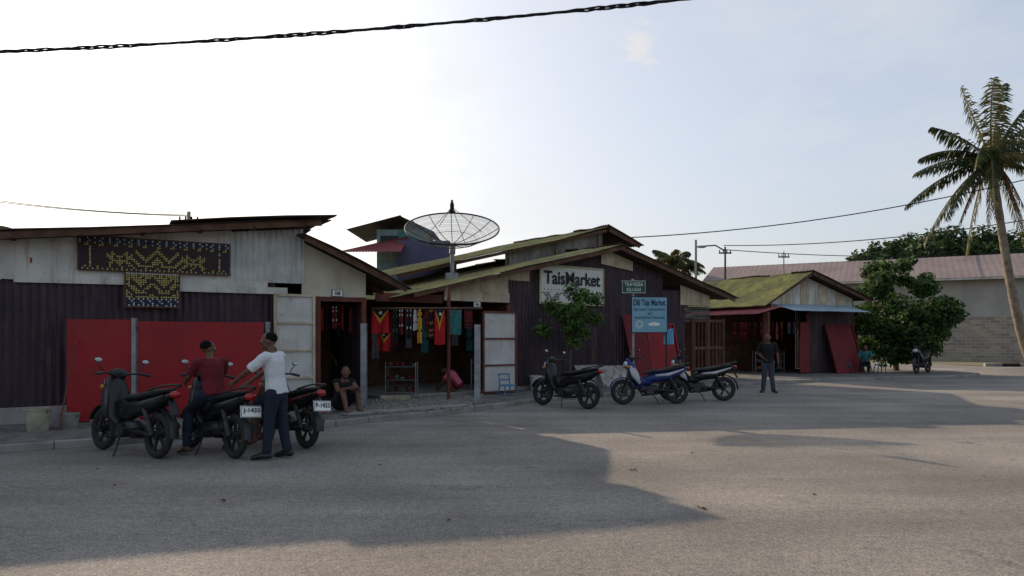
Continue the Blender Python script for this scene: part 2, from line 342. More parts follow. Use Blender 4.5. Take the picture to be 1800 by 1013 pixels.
b.obj('roof',roofdark,bA,smooth=True,label='dark weathered corrugated iron roof')
b=MB()
for (u0,z0,u1,z1,o) in [(-12,3.39,0,3.39,.5),(0,3.37,5.5,4.04,.5),(5.15,3.70,7.4,2.70,.55)]:
    b.beam(A(u0,o,z0),A(u1,o,z1),.03,.12,0,A.n)
for o in (-1,-3,-5,-7): b.beam(A(5.15,o,3.70),A(7.4,o,2.70),.05,.1,0,A.n)
for i in range(6): b.beam(A(i*1.0+.2,-.1,3.37+.122*i),A(i*1.0+.2,.55,3.37+.122*i),.05,.07,0)
b.obj('fascia_board',wood,bA,split=True)
b=MB()
b.corr(lambda t:A(6.6,-8*t,.1),lambda t:A(6.6,-8*t,3.1),70,.013,A.d,0)
b.corr(lambda t:A(6.6*t,-8,.1),lambda t:A(6.6*t,-8,3.4),60,.013,A.n,0)
b.fbox(A,4.62,4.67,-7.8,-.05,.1,3.8,1); b.fbox(A,4.7,6.55,-2.6,-2.55,.1,3.2,1)
b.obj('inner_wall',[purple,wood],bA,smooth=True,split=True)
b=MB();
for u in (5.5,6.52): b.fbox(A,u,u+.1,-.06,.06,.1,2.52)
b.fbox(A,5.6,6.52,-.06,.06,2.42,2.515)
b.obj('door_frame',redwood,bA)
def numplate(F,u,o,z,t,par,w=.24,h=.15):
    b=MB();b.fbox(F,u-w/2,u+w/2,o,o+.02,z-h/2,z+h/2,0);b.fbox(F,u-w/2+.012,u+w/2-.012,o+.02,o+.023,z-h/2+.012,z+h/2-.012,1)
    p=b.obj('number_plate',[blackpaint,platew],par);text(t,F(u,o+.028,z),F.d,w*.55,h*.6,blackpaint,p,bold=.02)
numplate(A,5.97,.03,2.60,'08',bA)
def mosaic(name,label,F,u0,u1,o,z0,z1,pitch,fn,frame=wood,back=None,wm=None):
    par=thing(name,label,'sign',F((u0+u1)/2,o,z0))
    nx=int((u1-u0)/pitch);ny=int((z1-z0)/pitch)
    b=MB();b.fbox(F,u0,u1,o,o+.02,z0,z1,0)
    b.obj('backing_board',back or blackpaint,par)
    b=MB()
    for (a,c,e,f) in [(u0-.02,u1+.02,z0-.025,z0),(u0-.02,u1+.02,z1,z1+.025),(u0-.025,u0,z0,z1),(u1,u1+.025,z0,z1)]: b.fbox(F,a,c,o-.005,o+.035,e,f)
    b.obj('frame',frame,par)
    b=MB()
    for i in range(nx):
        for j in range(ny):
            m=fn(i,j,nx,ny)
            if m is None or R()<.012: continue
            c=F(u0+(i+.5)*(u1-u0)/nx+U(-.003,.003),o+.021,z0+(j+.5)*(z1-z0)/ny+U(-.003,.003));r=pitch*.46
            vs=[];
            for k in range(8):
                th=k*math.pi/4+.39;vs.append(c+F.d*(r*math.cos(th))+V((0,0,r*math.sin(th))))
            vs2=[v*.85+c*.15+F.n*.006 for v in vs]
            b.add(vs+vs2,[(8,9,10,11,12,13,14,15)]+[(k,(k+1)%8,8+(k+1)%8,8+k) for k in range(8)],m)
    b.obj('bottle_cap_mosaic',[mar,yel,wm or whi,blu,grn,blackpaint],par,recalc=False)
    return par
bird=["...........#...........","..#.......###.......#..","..##.....##.##.....##..","...##...##...##...##...","#...##.##..#..##.##...#","##...###..###..###...##",".##...#..#####..#...##.","..##.....#####.....##..","...#######...#######..."]
cros=["..#.....#..","#.##...##.#","###.###.###",".##..#..##.","..#######..",".##.###.##.","##...#...##"]
def stamp(bm,i,j):
    j=len(bm)-1-j
    return 0<=j<len(bm) and 0<=i<len(bm[0]) and bm[j][i]=='#'
def fA(i,j,nx,ny):
    if j==ny-1: return 3 if i%3 else 2
    if j==ny-2: return 2 if i%4==0 else 3
    if j==ny-3: return 1 if i%3==0 else 3
    if j==ny-4: return 1 if i%6 in(2,3) else 0
    if j==0: return 1 if i%2 else 3
    if i<2 or i>nx-3: return 3 if j%2 else 0
    if i in (4,nx-5): return 2 if j%3==0 else 1
    c=nx//2
    if stamp(bird,i-(c-11),j-2): return 1
    if stamp(cros,i-11,j-2) or stamp(cros,i-(nx-22),j-2): return 1
    if j==1 and i%5==2: return 1
    return 0
def fA2(i,j,nx,ny):
    if j>=ny-1: return 2
    if j==0 or j==3: return 2 if i%2 else 3
    if j<3: return 3 if (i+j)%4 else 2
    if stamp(bird,i-(nx//2-11),j-5): return 0
    return 1 if (i*7+j*3)%11 else 0
mosaic('mosaic_panel','dark maroon bottle cap mosaic with yellow animal motifs',A,1.17,3.74,.08,2.90,3.50,.039,fA)
mosaic('mosaic_panel','small yellow and blue bottle cap mosaic over the purple wall',A,1.92,2.82,.12,2.23,2.87,.038,fA2)
def panel(name,label,F,u0,u1,o,z0,z1,mat,lean=0,cat='panel',fr=None,bars=0,corr=False,skew=0):
    b=MB();p=F((u0+u1)/2,o,z0)
    tp=-lean
    c=[F(u0,o,z0),F(u1,o,z0+skew),F(u1,o+tp,z1+skew),F(u0,o+tp,z1)]
    if corr: b.corr(lambda t:c[0].lerp(c[1],t),lambda t:c[3].lerp(c[2],t),(u1-u0)/.11,.018,F.n,0)
    else: b.slab([v+F.n*.02 for v in c],F.n*.02,0)
    if fr:
        par=thing(name,label,cat,p);b.obj('sheet',mat,par,smooth=corr);b=MB()
        for (q,r) in [(c[0],c[1]),(c[1],c[2]),(c[2],c[3]),(c[3],c[0])]: b.beam(q+F.n*.03,r+F.n*.03,.07,.05,0,F.n)
        for k in range(bars):
            t=(k+1)/(bars+1);b.beam(c[0].lerp(c[3],t)+F.n*.03,c[1].lerp(c[2],t)+F.n*.03,.06,.045,0,F.n)
        b.obj('frame',fr,par);return par
    return b.obj(name,mat,None,loc=p,label=label,cat=cat,smooth=corr)
panel('red_hoarding','tall flat red painted metal hoarding before the purple wall',A,1.0,2.0,.35,.12,1.97,redp,0,skew=.0)
panel('red_hoarding','wide flat red painted metal hoarding panel with scratches',A,2.12,4.36,.35,.12,1.94,redp,0)
def ipost(label,x,y,h,mat=steel,r=.06,z0=.1):
    b=MB();b.box(x-r,x+r,y-r,y-r+.015,z0+.02,h);b.box(x-r,x+r,y+r-.015,y+r,z0+.02,h);b.box(x-.01,x+.01,y-r+.015,y+r-.015,z0+.02,h);b.box(x-r-.03,x+r+.03,y-r-.03,y+r+.03,z0,z0+.02)
    return b.obj('steel_post',mat,loc=(x,y,z0),label=label,cat='post')
p=A(2.06,.38,0);ipost('grey steel post between the red hoarding panels',p.x,p.y,2.0,steel,.04)
p=A(4.46,.3,0);ipost('grey steel post beside the white door',p.x,p.y,1.95,steel,.04)
ipost('tall galvanised steel gate post at the gravel passage',-3.2,14.75,1.93);ipost('tall galvanised steel gate post at the gravel passage',-.82,16.2,1.93,steel,.07)
paper=M('stained_white',(.54,.54,.52),(.42,.41,.38),.7,0,1.8,streak=((.36,.29,.24),.6,6),spots=((.2,.25,.33),7,.62))
panel('white_door','stained white door leaf with brown timber rails, standing open',A,4.62,5.42,.16,.2,2.52,paper,0,'door',cream,3)
Q=Fr((-.78,18.2),(.1,18.75))
panel('white_door','stained white door leaf in a red frame beside the entrance',Q,0,1.03,0,.15,2.3,paper,0,'door',redwood,2)
# ---------------------------------------------------------------- building B
B=Fr((-2.6,17.5),(3.1,22.0))
bB=thing('market_building','gabled purple corrugated iron market hall with lichen covered roof','building',B(0,0,0))
def zB(u): return 2.80+.232*u if u<7.26 else 4.48-.225*(u-7.26)
b=MB()
b.corr(lambda t:B(3.2+8*t,0,.12),lambda t:B(3.2+8*t,0,min(zB(3.2+8*t)-.1,3.25)),62,.022,B.n,0)
b.corr(lambda t:B(4.0+6*t,-.03,3.2),lambda t:B(4.0+6*t,-.03,zB(4.0+6*t)-.08),46,.02,B.n,0)
b.obj('wall',purple,bB,smooth=True,label='dark purple corrugated iron wall')
b=MB()
for (u0,u1,z0,z1) in [(-1.0,.95,2.52,2.74),(1.0,3.2,2.60,2.88)]: b.fbox(B,u0,u1,.0,.03,z0,z1,1 if u0>0 else 0)
b.slab([B(1.1,-.02,2.88),B(3.98,-.02,2.88),B(3.98,-.02,3.62),B(1.1,-.02,2.98)],B.n*.03,1)
b.slab([B(6.9,.04,3.95),B(8.4,.04,3.80),B(8.4,.04,4.12),B(7.26,.04,4.38),B(6.9,.04,4.32)],B.n*.01,1)
b.slab([B(10.9,.04,2.75),B(12.6,.04,2.75),B(12.6,.04,3.12),B(10.9,.04,3.45)],B.n*.01,1)
b.obj('gable_board',[redwood,cream],bB,label='weathered cream or red board',split=True)
b=MB()
b.corr(lambda t:B(-.7,.55-8*t,2.64),lambda t:B(7.3,.55-8*t,4.54),68,.018,UP,0,6,.09,.06)
b.corr(lambda t:B(7.15,.6-8*t,4.58),lambda t:B(13.6,.6-8*t,3.06),68,.018,UP,1,6,.09,.06)
b.obj('roof',[olive,roofdark],bB,smooth=True,label='yellow green lichen covered corrugated roof')
b=MB()
b.corr(lambda t:B(.3,-1.5-5.5*t,3.36),lambda t:B(8.95,-1.5-5.5*t,5.50),48,.018,UP,0,7,.1,.07)
b.corr(lambda t:B(8.8,-1.4-5.5*t,5.54),lambda t:B(10.6,-1.4-5.5*t,5.02),48,.018,UP,1,3,.08,.05)
mon=b.obj('raised_roof',[olive,roofdark],bB,smooth=True,label='raised second roof tier with sagging edge')
b=MB()
b.beam(B(-.2,.5,2.68),B(7.26,.5,4.42),.03,.12,0,B.n);b.beam(B(7.26,.52,4.46),B(13.5,.52,2.98),.03,.14,0,B.n)
b.beam(B(.5,-1.6,3.34),B(8.9,-1.6,5.4),.03,.1,0,B.n);b.beam(B(8.9,-1.5,5.42),B(10.5,-1.5,4.96),.04,.16,0,B.n)
for i in range(4):
    u=2.5+i*2; b.beam(B(u,-1.7,zB(u)-.1),B(u,-1.7,3.2+.245*u),.07,.07,0)
for i in range(7): u=.5+i*2; b.beam(B(u,-.1,zB(u)-.08),B(u,.55,zB(u)-.08),.05,.07,0)
b.obj('fascia_board',wood,bB,split=True)
b=MB();
b.slab([B(4.5,-1.85,3.7),B(8.9,-1.85,4.3),B(8.9,-1.85,5.36),B(4.5,-1.85,4.3)],B.n*.01,0)
b.obj('clerestory_wall',M('weathered_clerestory',(.25,.24,.2),(.14,.13,.11),.8,0,2,streak=((.08,.07,.05),1,6)),bB)
b=MB()
b.fbox(B,-1.2,3.2,-3.4,-3.35,.1,3.2,0);b.fbox(B,3.2,3.26,-7.8,-.02,.1,3.3,0);b.fbox(B,-.9,-.84,-7.8,-3.45,.1,2.5,0)
b.corr(lambda t:B(11.2,-.0-8*t,.1),lambda t:B(11.2,-8*t,3.5),60,.013,B.d,1)
b.corr(lambda t:B(-.8+12*t,-7.8,.1),lambda t:B(-.8+12*t,-7.8,2.6),60,.013,B.n,1)
b.obj('inner_wall',[wood,purple],bB,smooth=True,split=True)
b=MB();b.fbox(B,-.9,3.2,-3.3,.1,.1,.16);b.obj('floor_slab',conc,bB);b=MB();b.fbox(B,3.2,11.2,-.05,.06,.1,.2);b.obj('plinth',conc,bB)
b=MB()
for u,o in((3.12,.04),(-.9,-1.3)): b.fbox(B,u,u+.1,o-.1,o,.1,2.55)
b.obj('post',redwood,bB,split=True)
numplate(B,2.05,.035,2.52,'06',bB)
def fB(i,j,nx,ny):
    e=min(i,j,nx-1-i,ny-1-j)
    if e==0: return 4 if i%2 else 1
    if j<9:
        c=nx//2
        d=abs(i-c)*.7+abs(j-5)
        if d<2.2: return 3
        if d<3: return 2
        k=(i-2)%8;
        if j in(2,3,4,5,6): return 5 if abs(k-3.5)<(j-2.2) and (i//8)%2==0 or abs(k-3.5)<(7.2-j) and (i//8)%2 else 2
        if j==8: return 0 if i%3==0 else 2
        return 2
    return 2
tm=mosaic('shop_sign','pale bottle cap mosaic sign reading TaisMarket on the gable',B,4.3,6.95,.06,2.62,3.76,.048,fB,cream,palecap,palecap)
text('TaisMarket',B(5.62,.105,3.40),B.d,2.35,.40,blackpaint,tm,bold=.025)
# ---------------------------------------------------------------- building C
Cf=Fr((10.0,27.0),(14.75,29.5))
bC=thing('market_building','small gabled kiosk with yellow iron roof and shop awnings','building',Cf(0,0,0))
def zC(u): return 3.0+.5*u+.06 if u<2.2 else 4.2-.28*(u-2.2)
b=MB();b.corr(lambda t:Cf(2.5+2.87*t,0,.12),lambda t:Cf(2.5+2.87*t,0,2.75),22,.02,Cf.n,0)
b.corr(lambda t:Cf(5.37,-6*t,.12),lambda t:Cf(5.37,-6*t,3.2),50,.014,Cf.d,0)
b.fbox(Cf,0,5.3,-3,-2.95,.1,3,1)
b.obj('wall',[purple,wood],bC,smooth=True,split=True)
b=MB()
for i in range(9):
    u0=.35+i*.55;u1=u0+.54;o=.02+.01*(i%2)
    b.slab([Cf(u0,o,2.78),Cf(u1,o,2.78),Cf(u1,o,zC(u1)-.1),Cf(u0,o,zC(u0)-.1)],Cf.n*.02,i%2)
b.obj('gable_board',[whitew,cream],bC,split=True)
b=MB();b.corr(lambda t:Cf(-.5,.5-7*t,2.85),lambda t:Cf(2.2,.5-7*t,4.25),50,.025,UP,0,4,.08,.05)
b.corr(lambda t:Cf(2.1,.6-7*t,4.28),lambda t:Cf(5.9,.6-7*t,3.2),50,.02,UP,1,4,.08,.05)
b.obj('roof',[yellowr,roofdark],bC,smooth=True)
b=MB();b.beam(Cf(-.3,.45,2.9),Cf(2.2,.45,4.15),.03,.1,0,Cf.n);b.beam(Cf(2.2,.5,4.17),Cf(5.85,.5,3.12),.03,.13,0,Cf.n)
b.obj('fascia_board',wood,bC,split=True);b=MB()
for (u,o) in ((-.02,.02),(2.45,.03),(5.35,.02),(0,-2.5),(0,-5),(-.9,1.0),(-.9,-3)): b.fbox(Cf,u-.04,u+.05,o-.08,o,.1,2.55)
b.obj('post',redwood,bC,split=True)
lb=M('awning_blue',(.36,.46,.52),(.28,.37,.43),.6,0,2,streak=((.25,.28,.32),.7,6))
b=MB();b.corr(lambda t:Cf(.3+4.6*t,1.15,2.62),lambda t:Cf(.3+4.6*t,.04,2.92),40,.014,UP,0,2,.03)
b.obj('awning',lb,bC,smooth=True,label='pale blue corrugated iron awning')
b=MB();b.corr(lambda t:Cf(-1.35,.9-4.5*t,2.48),lambda t:Cf(-.02,.9-4.5*t,2.78),40,.014,UP,0,2,.03)
b.obj('awning',redroof,bC,smooth=True,label='faded red corrugated iron awning')
panel('red_door','open red painted door at the kiosk entrance',Cf,1.9,2.45,.1,.15,2.2,maroon,0,'door')
panel('corrugated_sheet','large maroon corrugated sheet leaning against the kiosk wall',Cf,3.3,5.0,.75,.1,2.1,maroon,.6,corr=True,fr=maroon)
panel('corrugated_sheet','tall red corrugated sheet leaning on the purple wall',B,7.75,8.75,.75,.1,2.35,maroon,.6,corr=True)
panel('corrugated_sheet','red corrugated sheet leaning on the wall behind the sign',B,8.85,10.3,.6,.1,2.05,redp,.45,corr=True,fr=redp)
panel('propped_board','pale stained board leaning low against the wall',B,5.6,6.6,.55,.1,.75,M('grey_board',(.35,.34,.31),(.2,.19,.17),.8,0,3),.4)
panel('propped_board','pale printed tarpaulin sheet propped low against the wall',B,6.3,7.5,.75,.1,.72,M('tarp',(.42,.42,.4),(.2,.15,.14),.7,0,5),.3)
G=Fr((6.5,24.6),(8.1,25.9))
g=thing('wooden_gate','brown timber lattice gate standing between the shops','gate',G(0,0,.1))
b=MB()
for u in (0,.9,1.9): b.fbox(G,u-.05,u+.05,-.04,.04,.1,2.3)
for z in (.25,1.2,2.2): b.fbox(G,.05,1.85,-.03,.03,z-.05,z+.05)
b.obj('frame',wood,g)
b=MB()
for i in range(8): b.fbox(G,.12+i*.22,.17+i*.22,-.015,.015,.3,2.15)
b.obj('slats',wood,g)
sh=MB();
for k in range(6): sh.fbox(B,11.4,12.9,-.2,-.17,2.15+k*.12,2.24+k*.12)
sh.obj('louvre_screen',M('dull_louvre',(.12,.12,.11),(.07,.07,.06),.7,0,4),loc=B(12,-.2,2.1),label='dull metal louvres above the gate',cat='louvre')
b=MB();b.box(7.2,9.8,30.5,30.6,.1,3);b.obj('timber_wall',wood,loc=(8.5,30.5,.1),label='dark timber wall closing the gap between the shops',cat='wall')
# ---------------------------------------------------------------- rear tower, far building, block wall
t=thing('rooftop_house','small turquoise upper house with brown sheet roof behind the market','building',(-4.2,28,0))
b=MB();b.box(-5.35,-3.4,27,29.5,0,5.85,0);b.box(-4.4,-2.4,26.2,27,0,5.3,1);b.obj('wall',[turq,violet],t,split=True)
b=MB();b.quad(V((-6.4,26.3,5.75)),V((-4.3,26.3,6.3)),V((-4.3,30,6.3)),V((-6.4,30,5.75)));b.quad(V((-4.35,26.2,6.28)),V((-3.0,26.2,5.65)),V((-3.0,30,5.65)),V((-4.35,30,6.28)));b.obj('roof',roofdark,t)
b=MB();b.corr(lambda q:V((-6.4+2.3*q,25.2,4.75)),lambda q:V((-5.6+1.5*q,27,5.25+.35*q)),20,.02,UP);b.obj('lower_roof',redroof,t,smooth=True)
b=MB();b.box(-5.2,-4.5,26.95,26.99,5.0,5.6);b.obj('window',dark,t)
Ff=Fr((20,58),(45,44))
f=thing('warehouse','long grey rendered warehouse with faded pink iron roof','building',Ff(0,0,0))
b=MB();b.fbox(Ff,-3,34,-9,0,0,5.95);b.obj('wall',greyw,f)
b=MB();b.corr(lambda q:Ff(-4+39*q,.8,5.85),lambda q:Ff(-4+39*q,-5,8.0),90,.006,UP);b.corr(lambda q:Ff(-4+39*q,-11,5.85),lambda q:Ff(-4+39*q,-5.0,8.02),90,.006,UP);b.obj('roof',pinkroof,f,smooth=True)
b=MB();b.fbox(Ff,-4,35,.72,.8,5.7,5.82);b.obj('gutter',whitew,f)
brick=M('block_wall',(.33,.3,.26),(.24,.22,.19),.95,0,1)
nt2=brick.node_tree;NN=nt2.nodes;LL=nt2.links;bt=NN.new('ShaderNodeTexBrick');sx=NN.new('ShaderNodeSeparateXYZ');cx=NN.new('ShaderNodeCombineXYZ')
LL.new(NN['Texture Coordinate'].outputs['Object'],sx.inputs[0]);LL.new(sx.outputs['X'],cx.inputs[0]);LL.new(sx.outputs['Z'],cx.inputs[1]);LL.new(cx.outputs[0],bt.inputs['Vector'])
bt.inputs['Scale'].default_value=1;bt.inputs['Brick Width'].default_value=.4;bt.inputs['Row Height'].default_value=.2;bt.inputs['Mortar Size'].default_value=.012
bt.inputs['Color1'].default_value=(.34,.29,.23,1);bt.inputs['Color2'].default_value=(.2,.18,.15,1);bt.inputs['Mortar'].default_value=(.36,.33,.29,1)
LL.new(bt.outputs['Color'],NN['Principled BSDF'].inputs['Base Color'])
Wf=Fr((20,50),(36,38))
b=MB();b.fbox(Wf,0,7.6,-.1,.1,0,2.4);b.fbox(Wf,7.6,22,-.1,.1,0,2.85);o=b.obj('block_wall',brick,loc=Wf(0,0,0),label='unpainted concrete block boundary wall',cat='wall')
b=MB();b.fbox(Wf,7.46,7.74,.1,.38,0,3.1);b.fbox(Wf,7.42,7.78,.06,.42,3.1,3.18);b.obj('wall_pillar',greyw,loc=Wf(7.6,0,0),label='pale rendered pillar on the block wall',cat='pillar',bev=.01)
# ---------------------------------------------------------------- satellite dish
dp=V((-1.74,19.9,0));zb=3.4
ds=thing('satellite_dish','large black mesh satellite dish on a pole above the roof','satellite dish',dp+V((0,0,zb)))
b=MB();b.tube([dp+V((0,0,zb-.3)),dp+V((0,0,4.2))],.06,10);b.box(dp.x-.18,dp.x+.18,dp.y-.18,dp.y+.18,zb-.1,zb+.08);b.tube([dp+V((0,0,4.05)),dp+V((0,.1,4.32))],.09,10);b.obj('mast',steel,ds,smooth=True)
ax=V((.04,-.54,1)).normalized();a1,a2=perp(ax,V((1,0,0)));ctr=dp+V((0,0,4.33))
def dpt(r,th): return ctr+a1*(r*math.cos(th))+a2*(r*math.sin(th))+ax*(r*r*.27)
meshm=bpy.data.materials.new('wire_mesh');meshm.use_nodes=True;q=meshm.node_tree;pb=q.nodes['Principled BSDF'];pb.inputs['Base Color'].default_value=(.16,.155,.14,1)
trn=q.nodes.new('ShaderNodeBsdfTransparent');mxs=q.nodes.new('ShaderNodeMixShader');mxs.inputs[0].default_value=.42;q.links.new(trn.outputs[0],mxs.inputs[1]);q.links.new(pb.outputs[0],mxs.inputs[2]);q.links.new(mxs.outputs[0],q.nodes['Material Output'].inputs['Surface'])
b=MB()
for i in range(8):
    for j in range(48):
        r0,r1=1.35*i/8+.01,1.35*(i+1)/8;t0,t1=2*math.pi*j/48,2*math.pi*(j+1)/48
        b.quad(dpt(r0,t0),dpt(r1,t0),dpt(r1,t1),dpt(r0,t1))
b.obj('dish_mesh',meshm,ds,recalc=False,smooth='full')
b=MB()
b.tube([dpt(1.35,2*math.pi*j/48) for j in range(49)],.024,6)
b.tube([dpt(.7,2*math.pi*j/36) for j in range(37)],.008,5)
for k in range(12):
    th=2*math.pi*k/12+.1;b.tube([dpt(1.35*i/8,th) for i in range(9)],.012,5)
b.obj('rib_frame',dark,ds)
b=MB();fp=ctr+ax*1.12
for k in range(4): th=k*math.pi/2+.5;b.tube([dpt(.95,th),fp],.009,5)
b.obj('feed_strut',dark,ds)
b=MB();b.tube([fp-ax*.12,fp+ax*.1],[.06,.06],10);b.tube([fp+ax*.1,fp+ax*.2],[.04,.03],8);b.tube([fp-ax*.16,fp-ax*.12],[.1,.1],12);b.obj('feed_horn',dark,ds,smooth=True)
# ---------------------------------------------------------------- cables
def catn(p,q,sag,n=30): 
    p=V(p);q=V(q);return [p.lerp(q,i/n)-V((0,0,4*sag*(i/n)*(1-i/n))) for i in range(n+1)]
c=thing('overhead_cable','thick twisted black power cable strung across the street','cable',(-10.5,10.4,5.9))
pts=catn((-10.5,10.4,5.92),(7.2,9.5,6.97),.27,110)
for k in range(3):
    b=MB();pp=[]
    for i,p in enumerate(pts):
        th=i*1.15+k*2.09;rr=.016*(1+.5*math.sin(i*.7+noise.noise(p)*4));pp.append(p+V((0,math.cos(th)*rr,math.sin(th)*rr)))
    b.tube(pp,.013,6);b.obj('cable_strand',cable,c)
def wire(p,q,sag,r,label):
    b=MB();b.tube(catn(p,q,sag),r,5);b.obj('overhead_wire',cable,loc=p,label=label,cat='wire')
wire((4.7,27.5,5.6),(26,26,9.4),.75,.022,'thin black service wire running to the market roof')
wire((15.2,49,8.1),(34,34,9.0),.8,.03,'thin black service wire between poles')
wire((15.2,49,7.8),(44,56,8.6),.5,.03,'thin black service wire between poles')
for dz,sg in ((0,.5),(.12,.6)): wire((-26,30,8.0+dz),(-14.2,30,6.9+dz*.4),sg*.4,.018,'thin black wire on the far pole')
def pole(label,x,y,h,lamp=False,cross=True,r=.12):
    t=thing('utility_pole' if not lamp else 'street_lamp',label,'pole' if not lamp else 'street lamp',(x,y,0))
    b=MB();b.tube([V((x,y,0)),V((x,y,h))],[r,r*.65],8);b.obj('pole_shaft',conc if not lamp else dark,t,smooth=True)
    if cross:
        b=MB();b.box(x-.45,x+.45,y-.05,y+.05,h-.5,h-.4)
        for i in range(4): b.tube([V((x-.4+i*.26,y,h-.4)),V((x-.4+i*.26,y,h-.22))],.04,6)
        b.obj('crossarm',dark,t)
    if lamp:
        b=MB();b.tube([V((x,y,h-.3)),V((x-.7,y,h+.1)),V((x-1.5,y,h+.05))],.05,6);b.obj('lamp_arm',dark,t)
        b=MB();b.ell((x-1.7,y,h+.0),(.35,.14,.1));b.obj('lamp_head',steel,t,smooth=True)
pole('grey concrete pole with crossarm and insulators behind the roof',-14.2,30,7.1);pole('plain weathered utility pole rising behind the shops',13.2,49,8.5,False,False);pole('dark street lamp pole with curved arm',15.3,49,8.0,True,True,.1);pole('slim pole with short crossarm beyond the kiosk',21.9,55,8.4,False,True,.07)
# ---------------------------------------------------------------- vegetation
def leaves(b,clumps,n,size,asp=.45,top=None):
    tot=sum(c[1]**2 for c in clumps)
    for c,r in clumps:
        c=V(c)
        for i in range(int(n*r*r/tot)):
            d=V((random.gauss(0,1),random.gauss(0,1),random.gauss(0,1)))
            if d.length<.01: continue
            d.normalize();rr=r*(R()**.45)*(1+.25*noise.noise(d*3+c));p=c+V((d.x*rr,d.y*rr,d.z*rr*.85))
            nn=(d*.7+V((U(-1,1),U(-1,1),U(-.3,1.2)))).normalized();a,bb=perp(nn,V((U(-1,1),U(-1,1),U(-1,.2))))
            s=size*U(.6,1.3);
            m=2 if rr<r*.55 else (1 if (d.z>.2 and R()<.6) else (0 if R()<.75 else 2))  # lit top and shaded inside of the crown put into leaf colour
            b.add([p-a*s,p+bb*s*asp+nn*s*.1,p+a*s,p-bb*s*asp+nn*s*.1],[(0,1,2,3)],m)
def tree(name,label,x,y,rad,zc,n,leaf,trunk_r,k=16,flat=.75,seed=1,z0=0,limbs=6,cat='tree',spread=(.35,.85),cr=(.2,.42),extra=[],mats=None,asp=.45):
    random.seed(seed);t=thing(name,label,cat,(x,y,z0));b=MB()
    zt=zc-rad*flat*.6
    b.tube([V((x,y,z0-.05)),V((x+U(-.1,.1),y,z0+(zt-z0)*.5)),V((x+U(-.1,.1),y,zt))],[trunk_r*1.3,trunk_r,trunk_r*.8],8)
    cl=[]
    for i in range(k):
        d=V((random.gauss(0,1),random.gauss(0,1),random.gauss(0,1))).normalized();rr=rad*U(*spread);c=V((x+d.x*rr,y+d.y*rr,zc+d.z*rr*flat));cl.append((c,rad*U(*cr)))
    cl.append((V((x,y,zc)),rad*.45));cl+=[(V((x,y,0))+V(e[0]),e[1]) for e in extra]
    for i in range(min(limbs*2,len(cl))):
        c=cl[i][0];m=V((x,y,zt)).lerp(c,.5)+V((U(-.1,.1),U(-.1,.1),-.1));b.tube([V((x,y,zt-.1)),m,c],[trunk_r*.5,trunk_r*.3,trunk_r*.1],6)
    b.obj('trunk',bark,t,smooth=True)
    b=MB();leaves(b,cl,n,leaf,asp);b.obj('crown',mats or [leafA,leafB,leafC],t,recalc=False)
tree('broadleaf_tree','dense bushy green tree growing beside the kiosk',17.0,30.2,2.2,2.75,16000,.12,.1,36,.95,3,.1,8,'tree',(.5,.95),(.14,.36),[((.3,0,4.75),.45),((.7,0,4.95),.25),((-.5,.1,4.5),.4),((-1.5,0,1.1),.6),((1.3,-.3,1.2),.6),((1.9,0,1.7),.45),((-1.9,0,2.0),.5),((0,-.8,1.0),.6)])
tree('sapling','slender leafy sapling in front of the mosaic sign',1.62,18.9,.85,2.2,2600,.075,.028,20,.95,11,.1,8,'tree',(.4,1.0),(.18,.36),[((.35,0,2.8),.25),((-.55,0,2.45),.3),((.1,0,1.5),.25),((.0,0,2.95),.2)],[leafB,leafB,leafA])
far=[(40,78,3.6,8.6),(47,84,5.2,10.2),(54,86,5.6,11.6),(61,88,5.8,11.6),(68,90,6,12),(76,90,6,12),(35,80,2.6,7.4),(31,82,2.2,7.0),(27,85,2.4,7.2),(58,96,6,12.6)]
for i,(x,y,rd,zc) in enumerate(far): tree('background_tree','green tree darkened as backlit beyond the warehouse roof',x,y,rd,zc,4000,.36,.3,20,.62,30+i,0,3,'tree',(.4,1.0),(.16,.38),[],[leafD,leafA,leafC])
random.seed(5)
def frond(b,base,d,L,droop,ll,wind=V((0,0,0)),n=34,m=0,wd=.045):
    d=V(d).normalized();side=d.cross(UP)
    if side.length<.05: side=V((1,0,0))
    side.normalize();P=[]
    for i in range(n+1):
        t=i/n;P.append(base+d*(L*t)-V((0,0,droop*t**2.0))+wind*(t*t*L*.35))
    b.tube(P,[.05*(1-.85*i/n) for i in range(n+1)],5,3)
    tw=U(-.5,.5)
    for i in range(3,n+1):
        t=i/n;tg=(P[i]-P[i-1]).normalized();l=ll*(math.sin(math.pi*(.12+.8*t))**.7)
        for sgn in(-1,1):
            for kk in range(2):
                s2=side*sgn+UP*(tw*sgn);q=(s2*.6+tg*.55-UP*U(.45,1.0)+wind*1.2+V((U(-.15,.15),U(-.15,.15),U(-.15,.15)))).normalized()
                p0=P[i].lerp(P[i-1],kk*.5);mm=m if R()<.85 else (1 if m==0 else 0);l2=l*U(.75,1.1)
                p1=p0+q*l2*.5;p2=p0+(q-UP*.3).normalized()*l2;w2=tg*wd
                b.add([p0-w2*.5,p0+w2*.5,p1+w2,p2,p1-w2],[(0,1,2,3,4)],mm)
